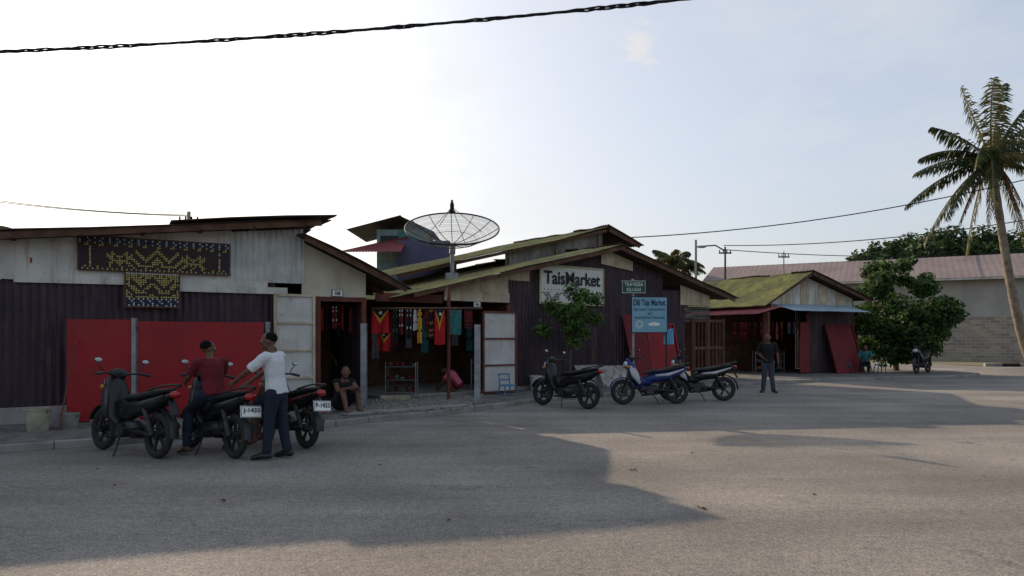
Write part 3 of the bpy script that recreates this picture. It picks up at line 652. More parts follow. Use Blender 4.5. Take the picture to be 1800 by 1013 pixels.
def palm(label,bx,by,cx,cy,cz,L,ll,n,r,wind,seed,fro=None,z0=0,wd=.045,cat='palm tree'):
    random.seed(seed);t=thing('palm_tree',label,cat,(bx,by,z0));b=MB();base=V((bx,by,z0));top=V((cx,cy,cz))
    pts=[];N_=26
    for i in range(N_+1):
        s=i/N_;p=base.lerp(top,s);p.x=bx+(cx-bx)*(s**.58);pts.append(p)
    b.tube(pts,[(r*(1.25-.5*(i/N_)**.6)*(1+.06*(i%2))) for i in range(N_+1)],10);b.obj('trunk',palmbark,t,smooth=True)
    b=MB()
    for (d,LL,dr,m) in (fro or []): frond(b,top,V(d),L*LL,L*dr,ll,wind,34,m,wd)
    for i in range(n):
        th=2*math.pi*i/n+U(-.2,.2);el=U(-.25,1.1);frond(b,top,(math.cos(th)*math.cos(el),math.sin(th)*math.cos(el),math.sin(el)),L*U(.8,1.05),L*U(.25,.55),ll,wind,34,0 if R()<.75 else 1,wd)
    b.obj('crown',[palmA,palmB,palmD,palmB],t,recalc=False)
    if L>3.5:
        b=MB()
        for i in range(9): th=i*.7;b.ell(top+V((math.cos(th)*.35,math.sin(th)*.3,-.35-.1*(i%3))),(.15,.15,.18),0,8,6)
        b.obj('coconut_cluster',palmD,t,smooth=True)
        b=MB()
        for i in range(6): th=i*1.05;frond(b,top,(math.cos(th)*.5,math.sin(th)*.5,-.5),L*.5,L*.35,ll*.7,V((0,0,0)),22,2,wd)
        b.obj('dry_frond',[palmD,palmD,palmD,palmD],t,recalc=False)
# direction, length factor, droop factor, colour
fr=[((-1,0,.85),.98,.28,0),((-1,.3,.62),.9,.4,0),((-1,-.1,.12),1.0,.30,0),((-1,.2,-.15),.95,.35,0),((-.85,-.3,-.35),.85,.4,0),
 ((-.38,.1,1),1.0,.10,0),((-.2,-.2,1),1.08,.22,1),((.12,.1,1),1.0,.12,0),((.42,-.1,1),1.05,.25,0),((.7,.1,.9),1.05,.35,1),((.3,.5,.8),1.0,.4,0),
 ((1,0,.5),1,.5,0),((1,.2,.1),.95,.55,0),((-.55,.3,-.35),.8,.5,0),((.7,-.3,-.1),.85,.6,1),((.25,-.5,.2),.85,.8,1),((-.3,-.4,.1),.8,.8,0),((.9,-.3,.8),1,.4,0),((.5,.3,-.3),.8,.6,1),((-.1,.1,-.2),.5,.7,1),((.8,0,.25),1.0,.55,0),((-.6,-.5,.5),.85,.65,0)]
palm('tall coconut palm with windblown fronds leaning by the block wall',26.2,34,23.9,34,10.4,4.5,.85,0,.2,V((.22,0,.02)),4,fr,0,.04)
palm('distant coconut palm rising behind the shops',15.2,62,14.8,62,8.3,3.3,.9,18,.16,V((-.05,0,0)),8,None,0,.05)
palm('palm crown just showing over the roof',-28.0,40,-28.2,40,7.3,2.1,.5,14,.14,V((0,0,0)),9,None,0,.035)
# ---------------------------------------------------------------- motorcycles
def bike(label,x,y,hd,colA,colB,plate=None,sc=1.0,z0=.004,lean=.09,screen=False,colF=None):
    ang=math.atan2(hd[1],hd[0]);p=thing('motorcycle',label,'motorcycle',(x,y,z0),ang,'parked motorcycles',lean,sc)
    for wx in (.62,-.62):
        b=MB();b.tube([V((wx,-.06,.285)),V((wx,.06,.285))],.05,12);wh=b.obj('wheel',engm,p,world=False,smooth=True)
        b=MB();b.torus((wx,0,.285),.235,.048,0,32,10,.042);b.obj('tyre',rubber,wh,world=False,smooth='full')
        b=MB();b.torus((wx,0,.285),.195,.018,0,32,6,.028)
        for k in range(5):
            th=k*2*math.pi/5;d=V((math.cos(th),0,math.sin(th)));e=V((math.cos(th+.25),0,math.sin(th+.25)))
            b.beam(V((wx,.0,.285))+d*.03,V((wx,0,.285))+d*.19,.03,.022);b.beam(V((wx,0,.285))+d*.05,V((wx,0,.285))+e*.19,.018,.018)
        if wx>0: b.torus((wx,-.05,.285),.1,.02,0,24,4,.003)
        b.obj('rim',engm,wh,world=False,smooth=True)
    Y=V((0,1,0))
    b=MB()
    b.tube([(.50,0,.99),(.47,0,.93),(.40,0,.80),(.36,0,.62),(.30,0,.47),(.22,0,.38)],[(.07,.05),(.13,.09),(.15,.10),(.17,.07),(.17,.06),(.10,.04)],14,0,Y,rnd=True)
    b.tube([(.33,0,.60),(.18,0,.50),(.02,0,.52),(-.12,0,.60)],[(.08,.10),(.065,.09),(.07,.10),(.10,.10)],12,0,Y)
    b.tube([(.06,0,.56),(-.12,0,.60),(-.38,0,.63),(-.62,0,.70),(-.86,0,.80)],[(.09,.07),(.125,.12),(.14,.11),(.12,.085),(.05,.04)],14,0,Y,rnd=True)
    b.obj('body',colA,p,world=False,smooth='full')
    for s in (-1,1):
        b=MB();b.tube([(.46,s*.115,.86),(.38,s*.165,.66),(.28,s*.18,.46)],[(.02,.06),(.02,.09),(.015,.03)],8,0,Y);b.obj('leg_shield',colB,p,world=False,smooth='full')
        b=MB();b.tube([(-.1,s*.115,.64),(-.4,s*.14,.66),(-.78,s*.085,.78)],[(.015,.02),(.015,.035),(.01,.015)],8,0,Y);b.obj('side_fairing',colB,p,world=False,smooth='full')
    b=MB();
    b.tube([(.12,0,.69),(-.02,0,.73),(-.25,0,.745),(-.40,0,.775),(-.62,0,.815),(-.80,0,.85)],[(.06,.02),(.11,.045),(.135,.05),(.135,.055),(.12,.05),(.06,.025)],12,0,Y,rnd=True)
    b.obj('seat',seatm,p,world=False,smooth='full')
    b=MB()
    for s in(-1,1): b.tube([(.43,s*.075,.78),(.62,s*.075,.285)],[.022,.028],8)
    b.tube([(.43,-.08,.76),(.43,.08,.76)],.02,6)
    b.obj('front_fork',engm,p,world=False,smooth=True)
    b=MB()
    for s in(-1,1): b.tube([(-.62,s*.09,.285),(-.42,s*.10,.62)],[.035,.03],8); b.tube([(-.62,s*.08,.285),(-.1,s*.08,.33)],[.02,.025],6)
    b.tube([(-.62,-.1,.285),(-.62,.1,.285)],.015,6)
    b.obj('swing_arm',engm,p,world=False,smooth=True)
    b=MB();arc=[(.62+.315*math.cos(a),0,.285+.315*math.sin(a)) for a in [math.radians(q) for q in range(20,165,12)]]
    b.tube(arc,[(.06,.015)]*len(arc),8,0,Y);b.obj('front_fender',colF or colB,p,world=False,smooth=True)
    b=MB();arc=[(-.62+.33*math.cos(a),0,.285+.33*math.sin(a)) for a in [math.radians(q) for q in range(75,185,12)]]
    b.tube(arc,[(.06,.012)]*len(arc),8,0,Y);b.obj('rear_fender',blackpl,p,world=False,smooth=True)
    b=MB();b.ell((.545,0,.90),(.045,.10,.07),0,14,8);b.obj('headlight',glass,p,world=False,smooth='full')
    for s in (-1,1):
        b=MB();b.ell((.52,s*.13,.84),(.05,.03,.03),0,10,6);b.obj('turn_signal',amber,p,world=False,smooth='full')
        b=MB();b.tube([(.33,s*.22,1.02),(.36,s*.27,1.10),(.34,s*.30,1.16)],.007,6);b.ell((.34,s*.31,1.19),(.018,.055,.033),0,12,8)
        b.ell((.327,s*.31,1.19),(.01,.047,.026),1,12,8)
        b.obj('mirror',[blackpl,glass],p,world=False,smooth='full')
    b=MB();b.tube([(.40,0,.98),(.36,.12,1.02),(.33,.22,1.03),(.27,.34,1.01)],.014,8);b.tube([(.40,0,.98),(.36,-.12,1.02),(.33,-.22,1.03),(.27,-.34,1.01)],.014,8)
    b.tube([(.40,-.10,1.01),(.42,0,1.03),(.40,.10,1.01)],[(.05,.03),(.07,.045),(.05,.03)],10)
    for s in(-1,1):
        b.tube([(.31,s*.25,1.027),(.265,s*.36,1.007)],.02,8);b.tube([(.36,s*.24,1.04),(.34,s*.36,1.02)],.006,5)
    b.obj('handlebar',blackpl,p,world=False,smooth=True)
    b=MB();b.tube([(.22,0,.33),(.05,0,.33),(-.12,0,.34)],[(.05,.06),(.10,.10),(.09,.10)],10,0,Y,rnd=True)
    b.tube([(.03,.0,.3),(.03,.14,.3)],.09,12);b.tube([(-.05,-.12,.32),(-.05,.0,.32)],.085,12);b.tube([(.18,0,.36),(.34,0,.40)],.055,10)
    for s in(-1,1): b.tube([(.05,s*.1,.22),(.05,s*.3,.23)],.017,6);b.tube([(-.3,s*.1,.34),(-.3,s*.26,.36)],.013,6)
    for k in range(5): b.tube([(.2+k*.03,-.075,.37),(.2+k*.03,.075,.39)],.03,6)
    b.tube([(.02,.12,.25),(-.08,.2,.12),(-.12,.26,.0)],.012,6)
    b.obj('engine',engm,p,world=False,smooth=True)
    b=MB();b.tube([(.2,-.06,.3),(.15,-.1,.2),(-.1,-.13,.22),(-.3,-.16,.27),(-.72,-.17,.40)],[.018,.018,.02,.045,.05],10);b.tube([(-.35,-.2,.3),(-.65,-.21,.39)],[(.02,.04),(.02,.035)],8,1,Y);b.obj('exhaust',[blackpl,engm],p,world=False,smooth=True)
    b=MB();b.tube([(-.5,.13,.83),(-.8,.12,.9),(-.92,.05,.92),(-.92,-.05,.92),(-.8,-.12,.9),(-.5,-.13,.83)],.013,6);b.obj('grab_rail',engm,p,world=False,smooth=True)
    b=MB();b.ell((-.90,0,.80),(.04,.08,.045),0,12,8);b.obj('tail_light',redlens,p,world=False,smooth='full')
    b=MB();b.tube([(-.84,0,.72),(-.95,0,.55)],[(.05,.015),(.06,.012)],8,0,Y);b.obj('plate_bracket',blackpl,p,world=False)
    if plate:
        nv=V((-.97,0,.24)).normalized();upv=V((.24,0,.97)).normalized()
        b=MB();b.obox((-.955,0,.62),(0,.14,0),upv*.075,nv*.005);pl=b.obj('number_plate',platew,p,world=False,bev=.002)
        text(plate,V((-.955,0,.63))+nv*.0085,(0,-1,0),.22,.07,blackpaint,pl,upv,local=True,bold=.02)
        b=MB();
        for (yy,zz,a,c) in((0,.068,.135,.003),(0,-.068,.135,.003),(.133,0,.003,.063),(-.133,0,.003,.063)): b.obox(V((-.955,yy,.62))+upv*zz+nv*.007,(0,a,0),upv*c,nv*.002)
        b.obj('plate_border',blackpaint,pl,world=False)
    return p
gloss=lambda n,c:M(n,c,tuple(x*.8 for x in c),.36,0,8,spec=.4)
pblk=gloss('paint_black',(.011,.011,.012));pred=gloss('paint_dark_red',(.08,.01,.01));pblu=gloss('paint_blue',(.01,.03,.14));pwht=gloss('paint_white',(.45,.45,.47));pgry=gloss('paint_grey',(.035,.035,.038))
hB=(-.75,.66)
bike('black motorcycle on its side stand by the kerb',-5.42,9.65,(-.85,.52),pblk,pgry,None,1.1,colF=pblk)
bike('black motorcycle with white plate J-1433 and a seated rider',-4.28,9.72,hB,pblk,pgry,'J-1433',1.07)
bike('black and dark red motorcycle with white plate by the kerb',-3.55,10.55,hB,pblk,pred,'P-1433',1.05)
bike('black motorcycle parked beside the leafy sapling',1.22,15.9,(-.74,.67),pblk,pblk,None,1.08)
bike('blue and white motorcycle parked by the street sign',3.35,16.55,(-.99,-.12),pblu,pwht,None,1.08,colF=pblu)
bike('black and white motorcycle behind the blue one',4.72,17.4,(-.99,.05),pblk,pwht,None,1.08,colF=pblk)
bike('dark motorcycle parked under the bushy tree',16.9,28.1,(-.75,-.65),pblk,pgry,None,1.05,.1)
# ---------------------------------------------------------------- people
def remesh(b,vox,sm=3,fold=0):
    me=bpy.data.meshes.new('t');me.from_pydata([tuple(v) for v in b.v],[],b.f)
    bm=bmesh.new();bm.from_mesh(me);bmesh.ops.recalc_face_normals(bm,faces=bm.faces);bm.to_mesh(me);bm.free()
    ob=bpy.data.objects.new('t',me);m=ob.modifiers.new('r','REMESH');m.mode='VOXEL';m.voxel_size=vox
    s=ob.modifiers.new('s','SMOOTH');s.iterations=sm;s.factor=.5
    r=evalmesh(ob)
    if fold:
        for v in r.vertices:
            n_=noise.noise(V((v.co.x*14,v.co.y*14,v.co.z*6)))+.5*noise.noise(v.co*24);v.co+=v.normal*(fold*n_)
    r.polygons.foreach_set('use_smooth',[True]*len(r.polygons));return r
def put(me,name,mat,parent,label=None):
    me.materials.clear();me.materials.append(mat);o=bpy.data.objects.new(name,me);COL.objects.link(o);o.parent=parent
    if label:o['label']=label
    return o
def person(label,loc,rot,J,shirt,legs,shoes=None,sleeve=.75,leglen=1.0,longhair=False,female=False,look=0,sc=1.0,nod=0,vx=.009):
    D=dict(pel=(0,0,.93),chest=(0,0,1.32),neck=(.0,0,1.46),head=(.025,0,1.60),
      shL=(0,.19,1.40),shR=(0,-.19,1.40),elL=(-.02,.24,1.12),elR=(-.02,-.24,1.12),wrL=(.04,.25,.87),wrR=(.04,-.25,.87),
      hiL=(0,.09,.91),hiR=(0,-.09,.91),knL=(.02,.10,.49),knR=(.02,-.10,.49),anL=(-.01,.11,.08),anR=(-.01,-.11,.08),toL=(.16,.13,.03),toR=(.16,-.13,.03))
    D.update(J);D={k:V(v) for k,v in D.items()}
    b=MB();side=(D['shL']-D['shR']).normalized();pel,ch,nk,hd=D['pel'],D['chest'],D['neck'],D['head']
    wa=pel.lerp(ch,.42)
    b.tube([pel-(ch-pel)*.12,pel,wa,ch,ch.lerp(nk,.55),nk],[(.13,.10),(.15,.11),(.125,.095),(.155,.115),(.13,.085),(.055,.055)],14,0,side,rnd=True)
    b.tube([ch.lerp(nk,.6),nk,hd-(hd-nk)*.15],[.062,.055,.052],10,0,None,rnd=True)
    Rm=Matrix.Rotation(look,3,'Z')@Matrix.Rotation(nod,3,'Y')
    def hp(x,y,z): return hd+Rm@V((x,y,z))
    b.ell(hd+Rm@V((-.008,0,.025)),(.098,.078,.098),0,16,12,Rm);b.ell(hp(.02,0,-.045),(.07,.058,.07),0,14,10,Rm)
    b.tube([hp(.088,0,.02),hp(.112,0,-.022)],[.010,.019],8,0,None,rnd=True);b.ell(hp(.085,0,-.085),(.02,.028,.018),0,8,6,Rm);b.ell(hp(.085,0,.038),(.018,.05,.012),0,10,6,Rm)
    for s in(-1,1): b.ell(hp(-.005,s*.08,-.01),(.022,.012,.034),0,8,6,Rm);b.ell(hp(.062,s*.04,-.025),(.02,.02,.016),0,8,6,Rm)
    for sd,sg in(('L',1),('R',-1)):
        sh,el,wr=D['sh'+sd],D['el'+sd],D['wr'+sd]
        b.tube([ch.lerp(nk,.35),sh],[.06,.052],10,0,None,rnd=True)
        b.tube([sh,sh.lerp(el,.4),el,el.lerp(wr,.3),wr],[.055,.048,.038,.038,.025],10,0,None,rnd=True)
        fd=(wr-el).normalized()
        pn=side*sg; pn=(pn-fd*pn.dot(fd)).normalized();ac=fd.cross(pn)
        hdir=D.get('hd'+sd,fd);hdir=(hdir).normalized();ac=(ac-hdir*ac.dot(hdir)).normalized()
        b.tube([wr-hdir*.01,wr+hdir*.04,wr+hdir*.088],[(.025,.018),(.038,.016),(.040,.014)],10,0,ac,rnd=True)
        curl=.6
        inn=-(side*sg);inn=(inn-hdir*inn.dot(hdir)).normalized()
        for k,(off,ln) in enumerate(((-.030,.062),(-.010,.075),(.010,.080),(.029,.072))):
            q0=wr+hdir*.085+ac*off;q1=q0+(hdir*math.cos(curl*.4)+inn*math.sin(curl*.4))*ln*.5
            q2=q1+(hdir*math.cos(curl*1.2)+inn*math.sin(curl*1.2))*ln*.3;q3=q2+(hdir*math.cos(curl*2)+inn*math.sin(curl*2))*ln*.25
            b.tube([q0,q1,q2,q3],[.0095,.009,.008,.007],6,0,None,rnd=True)
        t0=wr+hdir*.03+ac*.03;t1=t0+(hdir*.7+ac*.6+inn*.3).normalized()*.035;b.tube([wr+hdir*.02+ac*.015,t0,t1,t1+(hdir+inn*.3).normalized()*.028],[.014,.013,.010,.009],6,0,None,rnd=True)
        hi,kn,an,to=D['hi'+sd],D['kn'+sd],D['an'+sd],D['to'+sd]
        b.tube([hi,hi.lerp(kn,.3),kn,kn.lerp(an,.3),an],[.088,.078,.055,.056,.036],12,0,None,rnd=True)
        b.tube([an+(an-to)*.25-V((0,0,.02)),an.lerp(to,.35)-V((0,0,.005)),to],[(.034,.034),(.038,.03),(.042,.018)],10,0,side,rnd=True)
    me=remesh(b,vx,3);me.materials.clear();me.materials.append(skin)
    body=bpy.data.objects.new('person',me);COL.objects.link(body);body.location=loc;body.rotation_euler=(0,0,rot);body.scale=(sc,)*3
    body['label']=label;body['category']='person'
    b=MB();hem=pel+(pel-ch)*.14
    b.tube([hem,pel,wa,ch,ch.lerp(nk,.6),ch.lerp(nk,.82)],[(.182,.142),(.175,.136),(.152,.122),(.178,.135),(.15,.1),(.085,.072)],16,0,side)
    for sd in 'LR':
        sh,el,wr=D['sh'+sd],D['el'+sd],D['wr'+sd];b.tube([ch.lerp(nk,.3),sh],[.078,.068],12,0,None,rnd=True)
        b.tube([sh,sh.lerp(el,sleeve*.5),sh.lerp(el,sleeve)],[.07,.068,.07],12)
    put(remesh(b,.012,2,.010),'shirt',shirt,body)
    b=MB();b.tube([pel+(ch-pel)*.18,pel,pel+(pel-ch)*.12],[(.15,.118),(.163,.125),(.15,.12)],14,0,side,rnd=True)
    for sd in 'LR':
        hi,kn,an=D['hi'+sd],D['kn'+sd],D['an'+sd]
        if leglen>=1: b.tube([hi,hi.lerp(kn,.4),kn,kn.lerp(an,.5),an+(kn-an)*.04],[.104,.092,.074,.068,.062],12,0,None);b.ell(kn,(.072,)*3);b.ell(hi,(.1,)*3)
        else: b.tube([hi,hi.lerp(kn,leglen*.6),hi.lerp(kn,leglen)],[.104,.098,.092],12);b.ell(hi,(.1,)*3)
    put(remesh(b,.012,2,.008),'trousers' if leglen>=1 else 'shorts',legs,body)
    b=MB();b.ell(hd+Rm@V((-.026,0,.044)),(.096,.083,.086),0,18,12,Rm)
    if longhair: b.tube([hp(-.06,0,.03),hp(-.09,0,-.06),hp(-.1,0,-.13)],[(.075,.05),(.07,.045),(.04,.03)],12,0,Rm@V((0,1,0)),rnd=True);b.ell(hp(-.11,0,.03),(.045,.045,.045))
    put(remesh(b,.010,1,.006),'hair',hairm,body)
    for s in(-1,1):
        b=MB();b.ell(hp(.082,s*.032,.012),(.012,.016,.009),0,10,6,Rm);b.ell(hp(.092,s*.032,.012),(.005,.007,.007),1,8,6,Rm)
        b.obj('eye',[eyew,blackpaint],body,world=False,smooth='full')
    b=MB();b.ell(hp(.092,0,-.055),(.01,.026,.008),0,10,6,Rm);b.obj('mouth',lipm,body,world=False,smooth='full')
    if shoes:
        for sd in 'LR':
            an,to=D['an'+sd],D['to'+sd];dn=V((0,0,.012));b=MB()
            if shoes=='sandal':
                b.tube([an+(an-to)*.35-V((0,0,.055)),to+(to-an)*.12-V((0,0,.01))],[(.042,.012),(.048,.012)],10,0,side);b.tube([an.lerp(to,.7)+side*.045-dn,an.lerp(to,.6)+V((0,0,.03)),an.lerp(to,.7)-side*.045-dn],.009,6)
            else:
                b.tube([an+(an-to)*.3-V((0,0,.03)),an.lerp(to,.4)-V((0,0,.0)),to+(to-an)*.1+V((0,0,.005))],[(.045,.045),(.05,.045),(.045,.03)],12,0,side,rnd=True)
            b.obj('sandal' if shoes=='sandal' else 'shoe',blackpl if shoes!='white' else platew,body,world=False,smooth='full')
    return body
def face(hx,hy): return math.atan2(hy,hx)
person('standing person in a white t-shirt reaching toward a motorcycle',(-3.2,9.28,.004),face(-1,.18),
  dict(pel=(0,0,.94),chest=(.05,0,1.33),neck=(.08,0,1.47),head=(.12,0,1.605),shL=(.06,.19,1.40),shR=(.05,-.19,1.40),
       elL=(.28,.26,1.20),wrL=(.52,.18,1.05),elR=(.26,-.24,1.22),wrR=(.50,-.16,1.03),
       knL=(.05,.11,.5),anL=(.08,.13,.08),toL=(.25,.15,.03),knR=(-.02,-.1,.5),anR=(-.1,-.12,.08),toR=(.07,-.15,.03)),tee_c,denim,'shoe',.85,1,sc=.995,look=.35)
hang=face(*hB)
sit=dict(pel=(0,0,.90),chest=(.10,0,1.27),neck=(.14,0,1.40),head=(.19,0,1.53),shL=(.11,.19,1.34),shR=(.11,-.19,1.34),
 elL=(.27,.25,1.12),wrL=(.48,.20,1.05),elR=(.27,-.25,1.12),wrR=(.46,-.20,1.05),hiL=(.02,.1,.88),hiR=(.02,-.1,.88),knL=(.38,.2,.62),knR=(.38,-.22,.62),anL=(.22,.30,.10),anR=(.2,-.30,.10),toL=(.38,.33,.04),toR=(.36,-.33,.04))
person('seated person in a maroon t-shirt and jeans straddling a motorcycle',(-4.20,9.63,.004),hang,sit,dkred_c,denim,'sandal',.8,1,look=-1.7,sc=.97)
person('seated person in a grey shirt sitting sideways on a motorcycle',(-3.52,10.42,.004),hang+.9,dict(sit,knL=(.42,.12,.7),anL=(.42,.14,.12),toL=(.58,.15,.05),knR=(.42,-.1,.7),anR=(.4,-.12,.12),toR=(.56,-.13,.05),elL=(.25,.25,1.0),wrL=(.35,.15,.82),elR=(.25,-.25,1.0),wrR=(.35,-.12,.82)),greyd,denim,'sandal',.8,.95,look=-.3,sc=.92)
person('barefoot person in black sitting low with knees raised',(-3.55,14.15,.1),face(.6,-.8),
  dict(pel=(0,0,.17),chest=(.12,0,.52),neck=(.18,0,.64),head=(.24,0,.76),shL=(.14,.16,.58),shR=(.14,-.16,.58),elL=(.34,.22,.42),elR=(.36,-.2,.42),wrL=(.50,.10,.50),wrR=(.52,-.06,.48),
   hiL=(.03,.09,.15),hiR=(.03,-.09,.15),knL=(.40,.16,.46),knR=(.42,-.14,.44),anL=(.48,.16,.08),anR=(.58,-.13,.08),toL=(.64,.18,.03),toR=(.74,-.15,.03)),blk_c,blk_c,None,.25,.9,True,True,look=-.5,sc=1.08)
person('standing person in a black t-shirt and jeans on the forecourt',(7.46,19.9,.004),face(-.35,-1),
  dict(elR=(-.05,-.27,1.14),wrR=(.12,-.12,1.0),elL=(-.03,.26,1.13),wrL=(.05,.28,.88),anL=(.03,.15,.08),toL=(.17,.22,.03),anR=(-.02,-.13,.08),toR=(.12,-.19,.03)),blk_c,cm('jeans_grey',(.05,.06,.08)),'shoe',.8,1,look=-.3,vx=.011)
person('crouching person in a pink top tending goods on the floor',(-1.45,18.3,.16),face(-1,.2),
  dict(pel=(0,0,.22),chest=(.18,0,.46),neck=(.28,0,.54),head=(.36,0,.60),shL=(.2,.16,.5),shR=(.2,-.16,.5),elL=(.36,.2,.3),elR=(.36,-.2,.3),wrL=(.5,.12,.14),wrR=(.5,-.12,.14),
   hiL=(.02,.09,.2),hiR=(.02,-.09,.2),knL=(.34,.17,.38),knR=(.34,-.17,.38),anL=(.1,.17,.08),anR=(.1,-.17,.08),toL=(.26,.19,.03),toR=(.26,-.19,.03)),pink_c,dkred_c,None,.7,1,True,True,nod=.5,vx=.011)
person('seated person in a teal shirt on a low stool',(14.6,28.2,.1),face(-.5,-.85),
  dict(pel=(0,0,.42),chest=(.06,0,.80),neck=(.09,0,.93),head=(.12,0,1.05),shL=(.07,.18,.87),shR=(.07,-.18,.87),elL=(.16,.24,.62),elR=(.16,-.24,.62),wrL=(.36,.14,.54),wrR=(.36,-.14,.54),
   hiL=(.02,.09,.41),hiR=(.02,-.09,.41),knL=(.42,.13,.46),knR=(.42,-.13,.46),anL=(.42,.14,.08),anR=(.42,-.14,.08),toL=(.58,.16,.03),toR=(.58,-.16,.03)),teal_c,blk_c,'sandal',.8,1,vx=.012)
# ---------------------------------------------------------------- street signs
sg=thing('street_sign','green street name sign reading TRAVESSA KIU-KAI on a tall post','street sign',(3.28,18.5,.1))
b=MB();b.tube([V((3.28,18.5,.1)),V((3.28,18.5,3.2))],.035,10);b.obj('sign_post',steel,sg,smooth=True)
b=MB();b.box(2.96,3.62,18.44,18.46,2.80,3.16);pl=b.obj('sign_plate',signgreen,sg,bev=.004)
text('TRAVESSA\nKIU-KAI',V((3.29,18.44,2.98)),(1,0,0),.5,.24,signwhite,pl)
b=MB()
for (x0,x1,z0,z1) in((2.98,3.6,3.135,3.145),(2.98,3.6,2.815,2.825),(2.98,2.988,2.825,3.135),(3.592,3.6,2.825,3.135)): b.box(x0,x1,18.433,18.437,z0,z1)
b.obj('sign_border',signwhite,pl)
sb=thing('market_board','pale blue hand painted board reading Dili Tais Market','sign',(3.75,18.4,1.75))
D2=Fr((3.22,18.42),(4.22,18.50))
b=MB();b.fbox(D2,.02,.98,-.02,.0,1.76,2.70);bb=b.obj('board',signblue,sb)
text('Dili Tais Market',D2(.5,.004,2.56),D2.d,.88,.17,inkblue,bb,bold=.02)
text('High Quality Traditional Fabrics\nand\nHandicrafts from Timor-Leste',D2(.5,.004,2.27),D2.d,.88,.30,inkblue,bb,bold=.0)
b=MB();b.torus(D2(.22,.004,1.97),.07,.008,0,20,4,.002,D2.n);b.torus(D2(.22,.004,1.97),.1,.006,0,20,4,.002,D2.n);b.add([D2(.5,.005,1.93),D2(.75,.005,1.93),D2(.8,.005,2.0),D2(.62,.005,2.03),D2(.45,.005,1.99)],[(0,1,2,3,4)]);b.obj('emblem',signwhite,bb)
b=MB();
for (a,c,e,f_) in((0,1,1.74,1.76),(0,1,2.7,2.72),(0,.02,1.76,2.7),(.98,1,1.76,2.7)): b.fbox(D2,a,c,-.025,.005,e,f_)
b.obj('frame',dark,sb)
b=MB();b.tube([D2(.98,-.05,.1),D2(.98,-.05,2.7)],.02,8);b.obj('support_pole',dark,sb)
# ---------------------------------------------------------------- cloths and flags
def cloth(name,label,cat,p,d,w,h,mats,fn=None,group=None,amp=.03,nx=8,ny=12,fringe=False):
    b=MB();p=V(p);d=V(d).normalized();n=V((d.y,-d.x,0));ph=U(0,6);k=len(b.v)
    for j in range(ny+1):
        for i in range(nx+1):
            s=i/nx;t=j/ny;b.v.append(p+d*(w*(s-.5)*(1-.12*t*math.sin(ph)))+n*(amp*(t+.2)*math.sin(s*9+ph+t*2))-V((0,0,h*t+.01*math.sin(s*7+ph))))
    for j in range(ny):
        for i in range(nx):
            a=j*(nx+1)+i;b.f.append((a,a+1,a+nx+2,a+nx+1));b.m.append(fn((i+.5)/nx,(j+.5)/ny) if fn else 0)
    o=b.obj(name,mats,loc=p,label=label,cat=cat,smooth='full',recalc=False,group=group)
    return o
def flagf(u,v):
    y=abs(u-.5)*2
    if v<.38*(1-y): return 2
    if v<.58*(1-y): return 1
    return 0
def flag(p,d,w,h):
    o=cloth('flag','hanging red flag with yellow and black triangles and white star','flag',p,d,w,h,[red_c,yel_c,blk_c],flagf,'flags hung at the shop front',.03,20,30)
    d=V(d).normalized();b=MB();c=V((0,0,-h*.14))+V((d.y,-d.x,0))*.05
    vs=[]
    for k in range(10):
        r=.055 if k%2==0 else .023;th=math.pi/2+k*math.pi/5+.3;vs.append(c+d*(r*math.cos(th))+V((0,0,r*math.sin(th))))
    b.add(vs,[tuple(range(10))]);b.obj('star',wht_c,o,world=False,recalc=False)
bm0=V((-3.3,16.0,2.30));bm1=V((-.72,16.5,2.33))
b=MB();b.tube([bm0,bm1],.028,8);b.obj('display_rail',wood,loc=bm0,label='wooden pole holding flags and scarves between the shops',cat='pole',smooth=True)
b=MB();b.tube([V((-1.55,16.7,.1)),V((-1.55,16.7,2.85))],.045,8);b.obj('timber_post',redwood,loc=(-1.55,16.7,.1),label='reddish timber post supporting the shop canopy',cat='post')
dx=(1,0,0)
def ry(x): return 16.0+.5*(x+3.3)/2.58
flag((-3.08,ry(-3.1)-.08,2.28),(1,.3,0),.38,.56);flag((-3.02,ry(-3.1)+.1,1.76),(1,-.2,0),.34,.46);flag((-1.72,ry(-1.72)-.06,2.3),(1,.5,0),.24,.85)
def stripe(u,v):
    return 0 if int(v*14)%3 else 1
def stripe2(u,v): return 0 if abs(u-.5)<.3 or int(v*20)%4 else 1
sc=[(-2.76,.10,.8,[blk_c,grn_c]),(-2.62,.08,.6,[dkred_c,wht_c]),(-2.44,.10,.7,[blk_c,wht_c]),(-2.30,.08,.5,[wht_c,blk_c]),(-2.19,.11,.8,[yel_c,blk_c]),(-2.04,.09,.55,[dkred_c,blk_c]),(-1.93,.1,.7,[blk_c,org_c]),(-1.35,.28,.6,[teal_c,greyd]),(-1.05,.2,.45,[dkred_c,blk_c])]
for x,w_,h_,ms in sc: cloth('hanging_scarf','narrow woven striped scarf hung from the display pole','scarf',(x,ry(x)+U(-.04,.04),2.29),dx,w_,h_,ms,stripe if R()<.5 else stripe2,'scarves on display')
for i in range(7):
    ms=random.choice([[red_c,blk_c],[wht_c,red_c],[dkred_c,wht_c],[blk_c,red_c],[dkred_c,blk_c],[dkred_c,org_c]])
    cloth('hanging_scarf','woven scarf hung inside the doorway','scarf',A(5.66+.125*i,-.4-.12*(i%3),2.36+U(-.08,.03)),A.d,U(.06,.1),U(.4,.9),ms,stripe2,'scarves in the doorway')
